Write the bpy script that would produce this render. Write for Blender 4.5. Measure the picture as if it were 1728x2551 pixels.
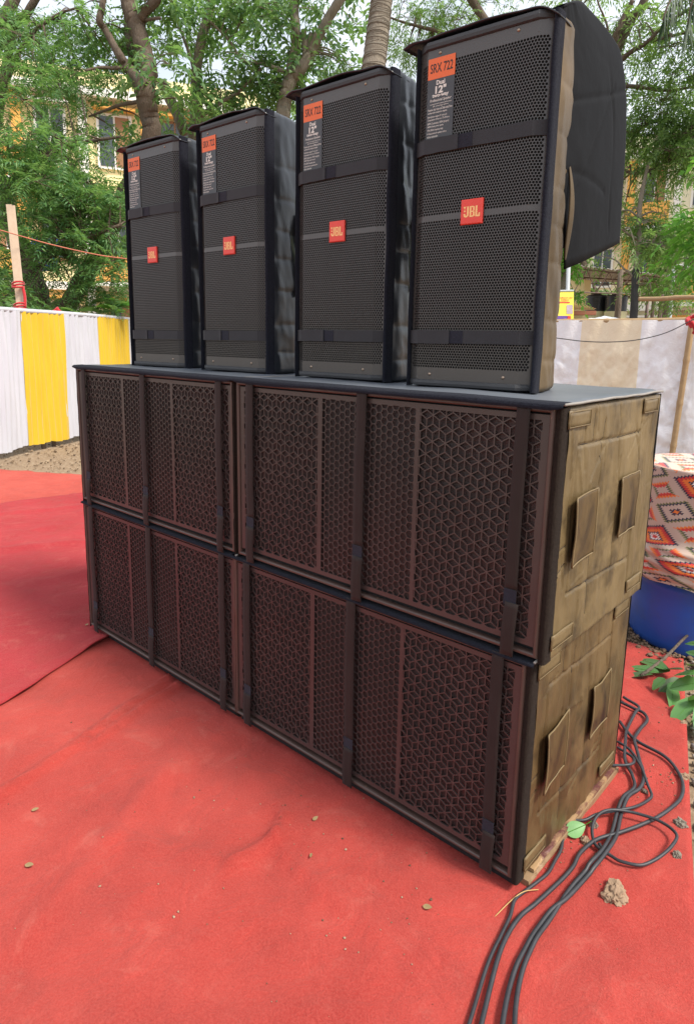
import bpy, bmesh, math, random
import numpy as np
from mathutils import Vector, Matrix, noise as mnoise

# ------------------------------------------------------------------ camera, sky, sun, exposure
scene = bpy.context.scene
for ob in list(bpy.data.objects):
    bpy.data.objects.remove(ob)
CAM = np.array([0.6274, -1.3856, 1.4136])
FPX, PPX, PPY = 1632.9, 864.0, 1151.5
_p, _r, _y = -0.1833, 0.0178, 0.7288
FW = np.array([-math.sin(_y) * math.cos(_p), math.cos(_y) * math.cos(_p), math.sin(_p)])
_rt = np.array([math.cos(_y), math.sin(_y), 0.0])
_up = np.cross(_rt, FW)
RT = _rt * math.cos(_r) + _up * math.sin(_r)
UP = -_rt * math.sin(_r) + _up * math.cos(_r)
cam_data = bpy.data.cameras.new('camera')
cam_data.sensor_fit = 'VERTICAL'
cam_data.sensor_height = 36.0
cam_data.sensor_width = 36.0 * 693 / 1024
cam_data.lens = 36.0 * FPX / 2551
cam_data.shift_y = -(1275.5 - PPY) / 2551
cam_data.clip_start = 0.02
cam_data.clip_end = 2000
cam_ob = bpy.data.objects.new('camera', cam_data)
scene.collection.objects.link(cam_ob)
cam_ob.matrix_world = Matrix(((RT[0], UP[0], -FW[0], CAM[0]), (RT[1], UP[1], -FW[1], CAM[1]),
                              (RT[2], UP[2], -FW[2], CAM[2]), (0, 0, 0, 1)))
scene.camera = cam_ob

SUN_EL, SUN_AZ = math.radians(52), math.radians(79)   # azimuth from +y towards +x
world = bpy.data.worlds.new('World')
scene.world = world
world.use_nodes = True
wn = world.node_tree
bg = wn.nodes['Background']
sky = wn.nodes.new('ShaderNodeTexSky')
sky.sky_type = 'NISHITA'
sky.sun_disc = False
sky.sun_elevation = SUN_EL
sky.sun_rotation = SUN_AZ
sky.altitude = 200
sky.air_density = 1.3
sky.dust_density = 3.5
sky.ozone_density = 1.0
# thin bright cloud veil over the blue
tc = wn.nodes.new('ShaderNodeTexCoord')
cn = wn.nodes.new('ShaderNodeTexNoise')
cn.inputs['Scale'].default_value = 2.6
cn.inputs['Detail'].default_value = 6
cn.inputs['Roughness'].default_value = 0.6
wn.links.new(tc.outputs['Generated'], cn.inputs['Vector'])
cr = wn.nodes.new('ShaderNodeMapRange')
cr.inputs['From Min'].default_value = 0.32
cr.inputs['From Max'].default_value = 0.62
cr.inputs['To Min'].default_value = 0.45
cr.inputs['To Max'].default_value = 0.95
wn.links.new(cn.outputs['Fac'], cr.inputs['Value'])
cm = wn.nodes.new('ShaderNodeMix')
cm.data_type = 'RGBA'
cm.inputs[7].default_value = (7.2, 7.5, 8.0, 1)
wn.links.new(cr.outputs[0], cm.inputs[0])
wn.links.new(sky.outputs[0], cm.inputs[6])
wn.links.new(cm.outputs[2], bg.inputs[0])
bg.inputs[1].default_value = 0.088
sun_d = bpy.data.lights.new('sun', 'SUN')
sun_d.energy = 2.5
sun_d.angle = math.radians(14)
sun_d.color = (1.0, 0.94, 0.84)
sun = bpy.data.objects.new('sun', sun_d)
scene.collection.objects.link(sun)
sd = Vector((math.sin(SUN_AZ) * math.cos(SUN_EL), math.cos(SUN_AZ) * math.cos(SUN_EL), math.sin(SUN_EL)))
sun.rotation_euler = sd.to_track_quat('Z', 'Y').to_euler()
vs = scene.view_settings
vs.view_transform = 'Standard'
vs.look = 'None'
vs.exposure = 1.08
vs.gamma = 1.0
vs.use_curve_mapping = False
scene.render.film_transparent = False
scene.cycles.max_bounces = 6
scene.cycles.diffuse_bounces = 3
scene.cycles.glossy_bounces = 2
scene.cycles.transmission_bounces = 4
scene.cycles.transparent_max_bounces = 8

rng = random.Random(7)
nrg = np.random.default_rng(11)


def P(u, v, t):
    """photograph pixel + distance along the view axis -> world point"""
    return CAM + (FW + RT * (u - PPX) / FPX - UP * (v - PPY) / FPX) * t


def G(u, v, z=0.0):
    d = FW + RT * (u - PPX) / FPX - UP * (v - PPY) / FPX
    return CAM + d * ((z - CAM[2]) / d[2])


def PX(u, v, X):
    d = FW + RT * (u - PPX) / FPX - UP * (v - PPY) / FPX
    return CAM + d * ((X - CAM[0]) / d[0])


def nz(x, y, z=0.0):
    return mnoise.noise(Vector((x, y, z)))


def fbm(x, y, z=0.0, o=3):
    s, a, f = 0.0, 1.0, 1.0
    for _ in range(o):
        s += a * mnoise.noise(Vector((x * f, y * f, z * f)))
        a *= 0.5
        f *= 2.1
    return s


# ------------------------------------------------------------------ mesh helpers
COL = scene.collection


class MB:
    def __init__(self):
        self.v, self.f = [], []

    def add(self, vs_, fs_):
        b = len(self.v)
        self.v += [tuple(p) for p in vs_]
        self.f += [tuple(i + b for i in f) for f in fs_]
        return self

    def box(self, x0, x1, y0, y1, z0, z1):
        return self.add([(x0, y0, z0), (x1, y0, z0), (x1, y1, z0), (x0, y1, z0), (x0, y0, z1), (x1, y0, z1), (x1, y1, z1), (x0, y1, z1)],
                        [(0, 3, 2, 1), (4, 5, 6, 7), (0, 1, 5, 4), (1, 2, 6, 5), (2, 3, 7, 6), (3, 0, 4, 7)])

    def obox(self, o, ex, ey, ez):
        """box from corner o with edge vectors"""
        o, ex, ey, ez = map(np.array, (o, ex, ey, ez))
        c = [o, o + ex, o + ex + ey, o + ey]
        c += [p + ez for p in c]
        return self.add(c, [(0, 3, 2, 1), (4, 5, 6, 7), (0, 1, 5, 4), (1, 2, 6, 5), (2, 3, 7, 6), (3, 0, 4, 7)])

    def grid(self, nu, nv, fn, flip=False):
        vs_ = [fn(i / nu, j / nv) for j in range(nv + 1) for i in range(nu + 1)]
        w = nu + 1
        fs_ = []
        for j in range(nv):
            for i in range(nu):
                q = (j * w + i, j * w + i + 1, (j + 1) * w + i + 1, (j + 1) * w + i)
                fs_.append(q[::-1] if flip else q)
        return self.add(vs_, fs_)

    def tube(self, pts, rad, n=8, cap=True):
        pts = [np.array(p, float) for p in pts]
        m = len(pts)
        if not hasattr(rad, '__len__'):
            rad = [rad] * m
        vs_, prev = [], None
        for i in range(m):
            t = pts[min(i + 1, m - 1)] - pts[max(i - 1, 0)]
            t = t / (np.linalg.norm(t) + 1e-9)
            if prev is None:
                a = np.array((0, 0, 1.0)) if abs(t[2]) < 0.9 else np.array((1.0, 0, 0))
                s = np.cross(t, a)
            else:
                s = prev - t * (prev @ t)
            s = s / (np.linalg.norm(s) + 1e-9)
            prev = s
            b = np.cross(t, s)
            for k in range(n):
                an = 2 * math.pi * k / n
                vs_.append(pts[i] + (s * math.cos(an) + b * math.sin(an)) * rad[i])
        fs_ = []
        for i in range(m - 1):
            for k in range(n):
                k2 = (k + 1) % n
                fs_.append((i * n + k, i * n + k2, (i + 1) * n + k2, (i + 1) * n + k))
        if cap:
            fs_.append(tuple(range(n))[::-1])
            fs_.append(tuple((m - 1) * n + k for k in range(n)))
        return self.add(vs_, fs_)

    def lathe(self, prof, c, n=32, wob=None):
        vs_ = []
        for (r, z) in prof:
            for k in range(n):
                a = 2 * math.pi * k / n
                rr = r + (wob(a, z) if wob else 0)
                vs_.append((c[0] + rr * math.cos(a), c[1] + rr * math.sin(a), c[2] + z))
        fs_ = []
        for i in range(len(prof) - 1):
            for k in range(n):
                k2 = (k + 1) % n
                fs_.append((i * n + k, i * n + k2, (i + 1) * n + k2, (i + 1) * n + k))
        return self.add(vs_, fs_)

    def mesh(self, name, mat, smooth=False):
        me = bpy.data.meshes.new(name)
        me.from_pydata(self.v, [], self.f)
        if mat:
            me.materials.append(mat)
        if smooth:
            me.polygons.foreach_set('use_smooth', [True] * len(me.polygons))
        me.update()
        return me

    def build(self, name, mat, parent=None, smooth=False):
        return link(name, self.mesh(name, mat, smooth), parent)


def link(name, me, parent=None):
    o = bpy.data.objects.new(name, me)
    COL.objects.link(o)
    if parent is not None:
        o.parent = parent
    return o


def empty(name, loc=(0, 0, 0), rz=0.0):
    o = bpy.data.objects.new(name, None)
    o.empty_display_size = 0.1
    COL.objects.link(o)
    o.location = loc
    o.rotation_euler = (0, 0, rz)
    return o


def tag(o, label, cat=None, group=None, kind=None):
    o['label'] = label
    if cat:
        o['category'] = cat
    if group:
        o['group'] = group
    if kind:
        o['kind'] = kind
    return o


def solid(o, t, offset=0.0):
    m = o.modifiers.new('thickness', 'SOLIDIFY')
    m.thickness = t
    m.offset = offset
    return o


def bevel(o, w, seg=2):
    m = o.modifiers.new('bevel', 'BEVEL')
    m.width = w
    m.segments = seg
    m.limit_method = 'ANGLE'
    m.angle_limit = math.radians(40)
    return o


def smooth_curve(pts, n):
    """Catmull-Rom through pts, n points per span"""
    pts = [np.array(p, float) for p in pts]
    ex = [2 * pts[0] - pts[1]] + pts + [2 * pts[-1] - pts[-2]]
    out = []
    for i in range(1, len(ex) - 2):
        p0, p1, p2, p3 = ex[i - 1:i + 3]
        for k in range(n):
            t = k / n
            out.append(0.5 * (2 * p1 + (p2 - p0) * t + (2 * p0 - 5 * p1 + 4 * p2 - p3) * t * t + (3 * p1 - p0 - 3 * p2 + p3) * t ** 3))
    out.append(pts[-1])
    return out


# ------------------------------------------------------------------ materials
def rgb(h):
    h = h.lstrip('#')
    c = [int(h[i:i + 2], 16) / 255 for i in (0, 2, 4)]
    return tuple(x / 12.92 if x <= 0.04045 else ((x + 0.055) / 1.055) ** 2.4 for x in c)


class NT:
    def __init__(self, name):
        self.m = bpy.data.materials.new(name)
        self.m.use_nodes = True
        self.t = self.m.node_tree
        self.b = self.t.nodes['Principled BSDF']
        self.out = self.t.nodes['Material Output']

    def n(self, typ, **kw):
        o = self.t.nodes.new(typ)
        for k, v in kw.items():
            if k.startswith('i_'):
                o.inputs[k[2:].replace('_', ' ')].default_value = v
            else:
                setattr(o, k, v)
        return o

    def l(self, a, b):
        self.t.links.new(a, b)

    def coord(self, kind='Object', scale=(1, 1, 1), rot=(0, 0, 0)):
        c = self.n('ShaderNodeTexCoord')
        m = self.n('ShaderNodeMapping')
        m.inputs['Scale'].default_value = scale
        m.inputs['Rotation'].default_value = rot
        self.l(c.outputs[kind], m.inputs[0])
        return m.outputs[0]

    def noise(self, vec, scale, detail=4, rough=0.55, dist=0.0):
        o = self.n('ShaderNodeTexNoise')
        o.inputs['Scale'].default_value = scale
        o.inputs['Detail'].default_value = detail
        o.inputs['Roughness'].default_value = rough
        o.inputs['Distortion'].default_value = dist
        self.l(vec, o.inputs['Vector'])
        return o.outputs['Fac']

    def ramp(self, fac, stops, interp='LINEAR'):
        o = self.n('ShaderNodeValToRGB')
        o.color_ramp.interpolation = interp
        e = o.color_ramp.elements
        while len(e) < len(stops):
            e.new(0.5)
        for k, (p, c) in enumerate(stops):
            e[k].position = p
            e[k].color = (*c[:3], 1) if hasattr(c, '__len__') else (c, c, c, 1)
        self.l(fac, o.inputs[0])
        return o.outputs[0]

    def mix(self, fac, a, b, blend='MIX'):
        o = self.n('ShaderNodeMix', data_type='RGBA', blend_type=blend)
        for s, val in ((0, fac), (6, a), (7, b)):
            if hasattr(val, 'node'):
                self.l(val, o.inputs[s])
            else:
                o.inputs[s].default_value = val if s == 0 else (*val[:3], 1)
        return o.outputs[2]

    def math(self, op, a, b=None):
        o = self.n('ShaderNodeMath', operation=op)
        for s, val in ((0, a), (1, b)):
            if val is None:
                continue
            if hasattr(val, 'node'):
                self.l(val, o.inputs[s])
            else:
                o.inputs[s].default_value = val
        return o.outputs[0]

    def bump(self, h, strength, dist):
        o = self.n('ShaderNodeBump')
        o.inputs['Strength'].default_value = strength
        o.inputs['Distance'].default_value = dist
        self.l(h, o.inputs['Height'])
        self.l(o.outputs[0], self.b.inputs['Normal'])
        return o

    def set(self, col=None, rough=None, metal=None, spec=None, sheen=None):
        for key, val in (('Base Color', col), ('Roughness', rough), ('Metallic', metal), ('Specular IOR Level', spec), ('Sheen Weight', sheen)):
            if val is None:
                continue
            if hasattr(val, 'node'):
                self.l(val, self.b.inputs[key])
            elif key == 'Base Color':
                self.b.inputs[key].default_value = (*val[:3], 1)
            else:
                self.b.inputs[key].default_value = val
        return self


M = {}


def plain(name, col, rough=0.6, var=0.25, scale=8, bump=0.0, bscale=60, bdist=0.002, metal=0, spec=0.5, sheen=0, kind='Object'):
    t = NT(name)
    v = t.coord(kind)
    f = t.noise(v, scale, 5)
    c = t.mix(f, [x * (1 - var) for x in col], [min(1, x * (1 + var)) for x in col])
    t.set(c, rough, metal, spec, sheen)
    if bump:
        t.bump(t.noise(v, bscale, 3), bump, bdist)
    M[name] = t.m
    return t


def build_materials():
    # --- speaker things
    plain('grille_paint', (0.054, 0.04, 0.037), 0.34, 0.45, 3.5, 0.15, 300, 0.0004)
    plain('tower_grille', (0.07, 0.064, 0.06), 0.25, 0.12, 6, 0.1, 500, 0.0003)
    plain('inner_black', (0.006, 0.006, 0.007), 0.9)
    plain('pad_black', (0.035, 0.035, 0.038), 0.6, 0.3, 30, 0.5, 220, 0.0015)
    plain('strap_black', (0.022, 0.014, 0.012), 0.75, 0.25, 20, 0.4, 600, 0.0006, sheen=0.03, spec=0.3)
    plain('tower_strap', (0.03, 0.029, 0.033), 0.7, 0.2, 20, 0.4, 600, 0.0006, sheen=0.04, spec=0.3)
    plain('velcro', (0.02, 0.02, 0.03), 0.95, 0.4, 200, 0.8, 700, 0.001, sheen=0.1, spec=0.2)
    plain('screw_metal', (0.35, 0.26, 0.2), 0.35, 0.2, 50, metal=1)
    plain('sticker_orange', (0.75, 0.13, 0.025), 0.45, 0.06, 40)
    plain('sticker_black', (0.045, 0.045, 0.05), 0.4, 0.1, 40)
    plain('print_black', (0.02, 0.008, 0.006), 0.5)
    plain('print_white', (0.72, 0.66, 0.6), 0.5, 0.05)
    plain('badge_red', (0.72, 0.05, 0.03), 0.3, 0.06, 30)
    plain('badge_gold', (0.9, 0.52, 0.2), 0.4, 0.05)
    # velvet trim
    t = plain('velvet', (0.016, 0.017, 0.024), 0.95, 0.6, 180, 0.9, 400, 0.002, sheen=0.04, spec=0.04)
    t = plain('velvet_brown', (0.022, 0.016, 0.013), 0.95, 0.6, 180, 0.9, 400, 0.002, sheen=0.02, spec=0.04)
    # worn painted frame
    t = NT('worn_frame')
    v = t.coord()
    base = t.mix(t.noise(v, 7, 5), (0.05, 0.03, 0.026), (0.1, 0.06, 0.046))
    chip = t.ramp(t.noise(v, 38, 6, 0.7), [(0.66, 0.0), (0.72, 1.0)])
    c = t.mix(chip, base, (0.42, 0.24, 0.12))
    t.set(c, t.ramp(t.noise(v, 20, 3), [(0.3, 0.32), (0.7, 0.6)]))
    t.bump(t.noise(v, 90, 4), 0.25, 0.001)
    M['worn_frame'] = t.m
    # fine woven metal behind the cut pattern
    t = NT('fine_mesh')
    v = t.coord('Object', (1, 1, 1))
    vo = t.n('ShaderNodeTexVoronoi', feature='F1')
    vo.inputs['Scale'].default_value = 260
    vo.inputs['Randomness'].default_value = 0.0
    t.l(v, vo.inputs['Vector'])
    blot = t.ramp(t.noise(v, 3.2, 3), [(0.42, 0.0), (0.66, 1.0)])
    wire = t.mix(blot, (0.034, 0.025, 0.023), (0.055, 0.021, 0.018))
    c = t.mix(t.ramp(vo.outputs['Distance'], [(0.25, 0.0), (0.5, 1.0)]), (0.004, 0.003, 0.003), wire)
    t.set(c, 0.55)
    t.bump(vo.outputs['Distance'], 0.6, 0.002)
    M['fine_mesh'] = t.m
    # dusty brown cover
    t = NT('cover_dusty')
    v = t.coord()
    n1 = t.noise(v, 5, 6, 0.62, 0.4)
    dust = t.mix(t.ramp(n1, [(0.3, 0.0), (0.7, 1.0)]), (0.085, 0.057, 0.025), (0.185, 0.13, 0.062))
    st = t.ramp(t.noise(t.coord('Object', (1, 4, 1.6)), 2.6, 6), [(0.45, 0.0), (0.7, 1.0)])
    dust = t.mix(t.math('MULTIPLY', st, 0.3), dust, (0.21, 0.15, 0.075))
    dark = t.ramp(t.noise(v, 9, 5, 0.6), [(0.5, 0.0), (0.7, 1.0)])
    c = t.mix(t.math('MULTIPLY', dark, 0.8), dust, (0.03, 0.02, 0.012))
    t.set(c, t.ramp(n1, [(0.3, 0.34), (0.7, 0.55)]), spec=0.32)
    t.bump(t.noise(v, 30, 6, 0.65), 0.35, 0.004)
    M['cover_dusty'] = t.m
    t2 = M['cover_dusty'].copy()  # lower cabinet's copy: grime plus its weaker skylight, darkened in the colour
    t2.name = 'cover_grimy_shaded'
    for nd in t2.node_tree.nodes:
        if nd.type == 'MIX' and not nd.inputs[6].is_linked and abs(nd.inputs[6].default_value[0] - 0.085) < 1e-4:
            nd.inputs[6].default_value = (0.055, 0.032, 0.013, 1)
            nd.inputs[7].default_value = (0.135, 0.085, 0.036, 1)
    M['cover_grimy_shaded'] = t2
    # worn patch / pocket leather
    t = NT('pocket_leather')
    v = t.coord()
    dark = t.ramp(t.noise(v, 7, 4, 0.6, 0.6), [(0.42, 0.0), (0.62, 1.0)])
    c = t.mix(dark, (0.095, 0.06, 0.025), (0.022, 0.013, 0.009))
    t.set(c, 0.5, spec=0.2)
    t.bump(t.noise(v, 60, 4), 0.25, 0.002)
    M['pocket_leather'] = t.m
    plain('seam_dark', (0.03, 0.02, 0.012), 0.8, 0.3, 60)
    plain('piping_tan', (0.16, 0.11, 0.05), 0.6, 0.3, 40)
    plain('piping_grey', (0.24, 0.22, 0.2), 0.7, 0.3, 30)
    # black cover cloth (towers), slightly glossy leatherette
    for nm, c1, c2, ro in (('cover_black', (0.012, 0.014, 0.019), (0.026, 0.029, 0.034), 0.3), ('cover_top', (0.08, 0.092, 0.112), (0.16, 0.175, 0.2), 0.4), ('flap_black', (0.004, 0.0042, 0.0055), (0.007, 0.007, 0.008), 0.7)):
        t = NT(nm)
        v = t.coord()
        t.set(t.mix(t.noise(v, 4, 5), c1, c2), ro, spec=0.12 if nm == 'flap_black' else 0.5)
        t.bump(t.noise(v, 30, 5), 0.3, 0.003)
        M[nm] = t.m
    # nearest tower's right side: dust over black, plus warm light painted into the tan
    t = NT('cover_tower_lit_dust')
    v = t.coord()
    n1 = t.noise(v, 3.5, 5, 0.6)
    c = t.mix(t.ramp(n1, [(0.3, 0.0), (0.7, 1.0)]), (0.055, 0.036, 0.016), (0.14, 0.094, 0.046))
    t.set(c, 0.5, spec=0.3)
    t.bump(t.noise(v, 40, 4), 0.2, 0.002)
    M['cover_tower_lit_dust'] = t.m
    # --- carpets: felted wool pile
    for nm, c1, c2 in (('carpet_near', (0.32, 0.030, 0.024), (0.46, 0.058, 0.045)), ('carpet_left', (0.27, 0.012, 0.022), (0.36, 0.024, 0.036)), ('carpet_far', (0.36, 0.05, 0.036), (0.45, 0.078, 0.055))):
        t = NT(nm)
        v = t.coord()
        a = t.noise(v, 2.2, 6, 0.6)
        c = t.mix(t.ramp(a, [(0.3, 0.0), (0.7, 1.0)]), c1, c2)
        dirt = t.ramp(t.noise(v, 6.5, 6, 0.68), [(0.5, 0.0), (0.72, 1.0)])
        c = t.mix(t.math('MULTIPLY', dirt, 0.4), c, (0.23, 0.035, 0.028))
        speck = t.ramp(t.noise(v, 130, 2, 0.5), [(0.70, 0.0), (0.76, 1.0)])
        c = t.mix(t.math('MULTIPLY', speck, 0.35), c, (0.15, 0.03, 0.025))
        scuff = t.ramp(t.noise(t.coord('Object', (1, 1, 1), (0, 0, 0.6)), 3.1, 8, 0.72, 1.2), [(0.52, 0.0), (0.6, 1.0)])
        c = t.mix(t.math('MULTIPLY', scuff, 0.14), c, (0.17, 0.03, 0.03))
        dust = t.ramp(t.noise(v, 9, 8, 0.75, 0.6), [(0.55, 0.0), (0.75, 1.0)])
        c = t.mix(t.math('MULTIPLY', dust, 0.3), c, (0.55, 0.2, 0.15))
        fuzz = t.noise(v, 210, 4, 0.8)
        c = t.mix(t.math('MULTIPLY', t.ramp(fuzz, [(0.42, 0.0), (0.62, 1.0)]), 0.3), c, (0.6, 0.12, 0.095))
        c = t.mix(t.math('MULTIPLY', t.ramp(t.noise(v, 260, 3, 0.8), [(0.5, 0.0), (0.66, 1.0)]), 0.16), c, (0.17, 0.02, 0.018))
        t.set(c, 0.95, spec=0.15, sheen=0.12)
        t.b.inputs['Sheen Tint'].default_value = (1, 0.5, 0.45, 1)
        h = t.math('ADD', t.math('MULTIPLY', fuzz, 0.3), t.noise(v, 6, 3, 0.5, 1.6))
        t.bump(h, 0.8, 0.02)
        M[nm] = t.m
    # --- ground
    t = NT('dirt')
    v = t.coord()
    c = t.mix(t.noise(v, 1.3, 7, 0.65), (0.14, 0.09, 0.05), (0.3, 0.21, 0.13))
    c = t.mix(t.ramp(t.noise(v, 30, 5), [(0.45, 0.0), (0.75, 1.0)]), c, (0.34, 0.26, 0.18))
    t.set(c, 0.95)
    t.bump(t.noise(v, 25, 6), 0.8, 0.02)
    M['dirt'] = t.m
    t = NT('gravel_stone')
    g = t.n('ShaderNodeNewGeometry')
    c = t.ramp(g.outputs['Random Per Island'], [(0.0, (0.1, 0.07, 0.05)), (0.4, (0.25, 0.19, 0.13)), (0.75, (0.36, 0.32, 0.28)), (1.0, (0.5, 0.46, 0.4))])
    t.set(c, 0.9)
    M['gravel_stone'] = t.m
    t = NT('brown_grit')
    g = t.n('ShaderNodeNewGeometry')
    t.set(t.ramp(g.outputs['Random Per Island'], [(0.0, (0.08, 0.05, 0.03)), (0.5, (0.2, 0.135, 0.08)), (1.0, (0.36, 0.27, 0.18))]), 0.95)
    M['brown_grit'] = t.m
    t = plain('rock_tan', (0.27, 0.18, 0.115), 0.9, 0.5, 25, 0.8, 60, 0.006)
    t = plain('rock_grey', (0.19, 0.165, 0.13), 0.9, 0.5, 40, 0.8, 80, 0.004)
    # --- wood, bamboo, rope
    for nm, c1, c2, sc in (('bamboo', (0.22, 0.13, 0.06), (0.48, 0.33, 0.17), (4, 4, 4)), ('plank_wood', (0.16, 0.1, 0.055), (0.34, 0.22, 0.12), (8, 8, 8)), ('post_wood', (0.5, 0.36, 0.24), (0.66, 0.52, 0.38), (5, 5, 5))):
        t = NT(nm)
        v = t.coord('Object', sc)
        c = t.mix(t.noise(v, 2.5, 6, 0.7, 1.0), c1, c2)
        t.set(c, 0.6)
        t.bump(t.noise(v, 10, 5), 0.3, 0.003)
        M[nm] = t.m
    t = NT('board_paint')
    v = t.coord()
    c = t.mix(t.ramp(t.noise(v, 14, 6, 0.7), [(0.42, 0.0), (0.56, 1.0)]), (0.11, 0.035, 0.03), (0.35, 0.22, 0.11))
    t.set(c, 0.6)
    M['board_paint'] = t.m
    plain('red_rag', (0.45, 0.012, 0.018), 0.85, 0.3, 30, sheen=0.3)
    plain('string_red', (0.5, 0.16, 0.1), 0.8)
    plain('cable_rubber', (0.028, 0.029, 0.034), 0.5, 0.5, 40)
    plain('wire_black', (0.03, 0.03, 0.03), 0.6)
    plain('straw', (0.5, 0.32, 0.12), 0.8)
    # --- drapes
    for nm, c1, c2 in (('drape_white', (0.42, 0.42, 0.475), (0.52, 0.52, 0.56)), ('drape_yellow', (0.52, 0.33, 0.006), (0.61, 0.41, 0.012))):
        t = NT(nm)
        v = t.coord()
        t.set(t.mix(t.noise(t.coord('Object', (3, 3, 0.4)), 3, 4), c1, c2), 0.7, sheen=0.2)
        t.bump(t.noise(v, 200, 3), 0.15, 0.001)
        M[nm] = t.m
    for nm, c1, c2 in (('screen_white', (0.76, 0.75, 0.78), (0.83, 0.82, 0.84)), ('screen_beige', (0.74, 0.62, 0.44), (0.82, 0.72, 0.55))):
        t = NT(nm)
        v = t.coord()
        c = t.mix(t.noise(v, 2.5, 5), c1, c2)
        s = t.ramp(t.noise(t.coord('Object', (3.5, 3.5, 0.7)), 1.6, 5), [(0.5, 0.0), (0.78, 1.0)])
        c = t.mix(t.math('MULTIPLY', s, 0.22), c, (0.62, 0.4, 0.26))
        t.set(c, 0.8)
        t.bump(t.noise(t.coord('Object', (1, 1, 1)), 16, 3, 0.5, 3.0), 0.25, 0.012)
        M[nm] = t.m
    plain('tarp_blue', (0.03, 0.16, 0.55), 0.45, 0.4, 5)
    plain('tarp_white', (0.75, 0.78, 0.84), 0.5, 0.1, 5)
    # drum
    t = NT('drum_blue')
    v = t.coord()
    c = t.mix(t.noise(v, 4, 6), (0.014, 0.07, 0.36), (0.024, 0.115, 0.5))
    d = t.ramp(t.noise(v, 5, 6, 0.7), [(0.5, 0.0), (0.8, 1.0)])
    c = t.mix(t.math('MULTIPLY', d, 0.6), c, (0.06, 0.09, 0.16))
    sc = t.ramp(t.noise(t.coord('Object', (2, 2, 18)), 14, 3), [(0.74, 0.0), (0.78, 1.0)])
    c = t.mix(t.math('MULTIPLY', sc, 0.5), c, (0.3, 0.36, 0.5))
    t.set(c, 0.42)
    M['drum_blue'] = t.m
    # woven-look printed cloth with toothed diamonds
    t = NT('printed_cloth')
    uvn = t.n('ShaderNodeUVMap')
    mp = t.n('ShaderNodeMapping')
    mp.inputs['Scale'].default_value = (4.0, 3.6, 1)
    mp.inputs['Rotation'].default_value = (0, 0, 0.25)
    t.l(uvn.outputs[0], mp.inputs[0])
    sp = t.n('ShaderNodeSeparateXYZ')
    t.l(mp.outputs[0], sp.inputs[0])
    ax = t.math('PINGPONG', sp.outputs[0], 0.5)
    ay = t.math('PINGPONG', sp.outputs[1], 0.5)
    d = t.math('ADD', ax, ay)
    diff = t.math('SUBTRACT', ax, ay)
    tooth = t.math('PINGPONG', t.math('MULTIPLY', diff, 1.0), 0.045)
    dd = t.math('ADD', d, t.math('MULTIPLY', tooth, 1.6))
    beige = (0.56, 0.42, 0.34)
    navy, redc, oran, whit, gren = (0.02, 0.026, 0.06), (0.62, 0.05, 0.04), (0.8, 0.2, 0.04), (0.8, 0.76, 0.72), (0.2, 0.2, 0.08)
    r1 = t.ramp(dd, [(0, redc), (0.12, whit), (0.19, navy), (0.24, oran), (0.36, redc), (0.46, navy), (0.52, beige), (0.78, gren), (0.84, navy), (0.87, beige)], 'CONSTANT')
    r2 = t.ramp(dd, [(0, oran), (0.1, navy), (0.16, beige), (0.34, navy), (0.4, gren), (0.46, beige), (0.7, oran), (0.78, redc), (0.9, beige)], 'CONSTANT')
    ck = t.n('ShaderNodeTexChecker')
    ck.inputs['Scale'].default_value = 1.0
    mp2 = t.n('ShaderNodeMapping')
    mp2.inputs['Location'].default_value = (0.5, 0.5, 0.5)
    t.l(mp.outputs[0], mp2.inputs[0])
    t.l(mp2.outputs[0], ck.inputs['Vector'])
    t.set(t.mix(ck.outputs['Fac'], r1, r2), 0.85, sheen=0.2)
    M['printed_cloth'] = t.m
    # --- foliage
    def leaf(name, cols, trans=0.5, rough=0.5):
        t = NT(name)
        g = t.n('ShaderNodeNewGeometry')
        c = t.ramp(g.outputs['Random Per Island'], [(k / (len(cols) - 1), x) for k, x in enumerate(cols)])
        t.set(c, rough, spec=0.35)
        tr = t.n('ShaderNodeBsdfTranslucent')
        c2 = t.mix(0.5, c, (0.3, 0.45, 0.08), 'ADD')
        t.l(t.mix(1.0, c2, (0.7, 0.75, 0.55), 'MULTIPLY'), tr.inputs[0])
        ms = t.n('ShaderNodeMixShader')
        ms.inputs[0].default_value = trans
        t.l(t.b.outputs[0], ms.inputs[1])
        t.l(tr.outputs[0], ms.inputs[2])
        t.l(ms.outputs[0], t.out.inputs[0])
        M[name] = t.m
    leaf('leaf_feather', [(0.06, 0.16, 0.065), (0.1, 0.23, 0.085), (0.16, 0.31, 0.11), (0.24, 0.39, 0.16)])
    leaf('leaf_broad', [(0.07, 0.17, 0.075), (0.11, 0.23, 0.095), (0.17, 0.3, 0.12), (0.24, 0.37, 0.16)])
    leaf('leaf_neem', [(0.07, 0.14, 0.055), (0.11, 0.2, 0.075), (0.16, 0.27, 0.09), (0.23, 0.33, 0.13)], 0.6)
    leaf('leaf_bright', [(0.06, 0.2, 0.03), (0.10, 0.3, 0.04), (0.16, 0.38, 0.06)])
    leaf('leaf_palm', [(0.02, 0.045, 0.025), (0.035, 0.075, 0.035), (0.06, 0.1, 0.05)], 0.2)
    leaf('leaf_cut', [(0.06, 0.17, 0.05), (0.1, 0.24, 0.07), (0.13, 0.28, 0.1)], 0.25, 0.4)
    leaf('leaf_dark', [(0.05, 0.11, 0.04), (0.07, 0.13, 0.05), (0.06, 0.05, 0.035)], 0.15, 0.4)
    plain('leaf_green', (0.14, 0.3, 0.1), 0.4, 0.3, 20)
    plain('leaf_dry', (0.26, 0.18, 0.08), 0.7, 0.4, 60)
    t = NT('bark')
    v = t.coord('Object', (5, 5, 1.3))
    c = t.mix(t.noise(v, 2.6, 7, 0.7), (0.05, 0.036, 0.027), (0.2, 0.15, 0.11))
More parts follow.
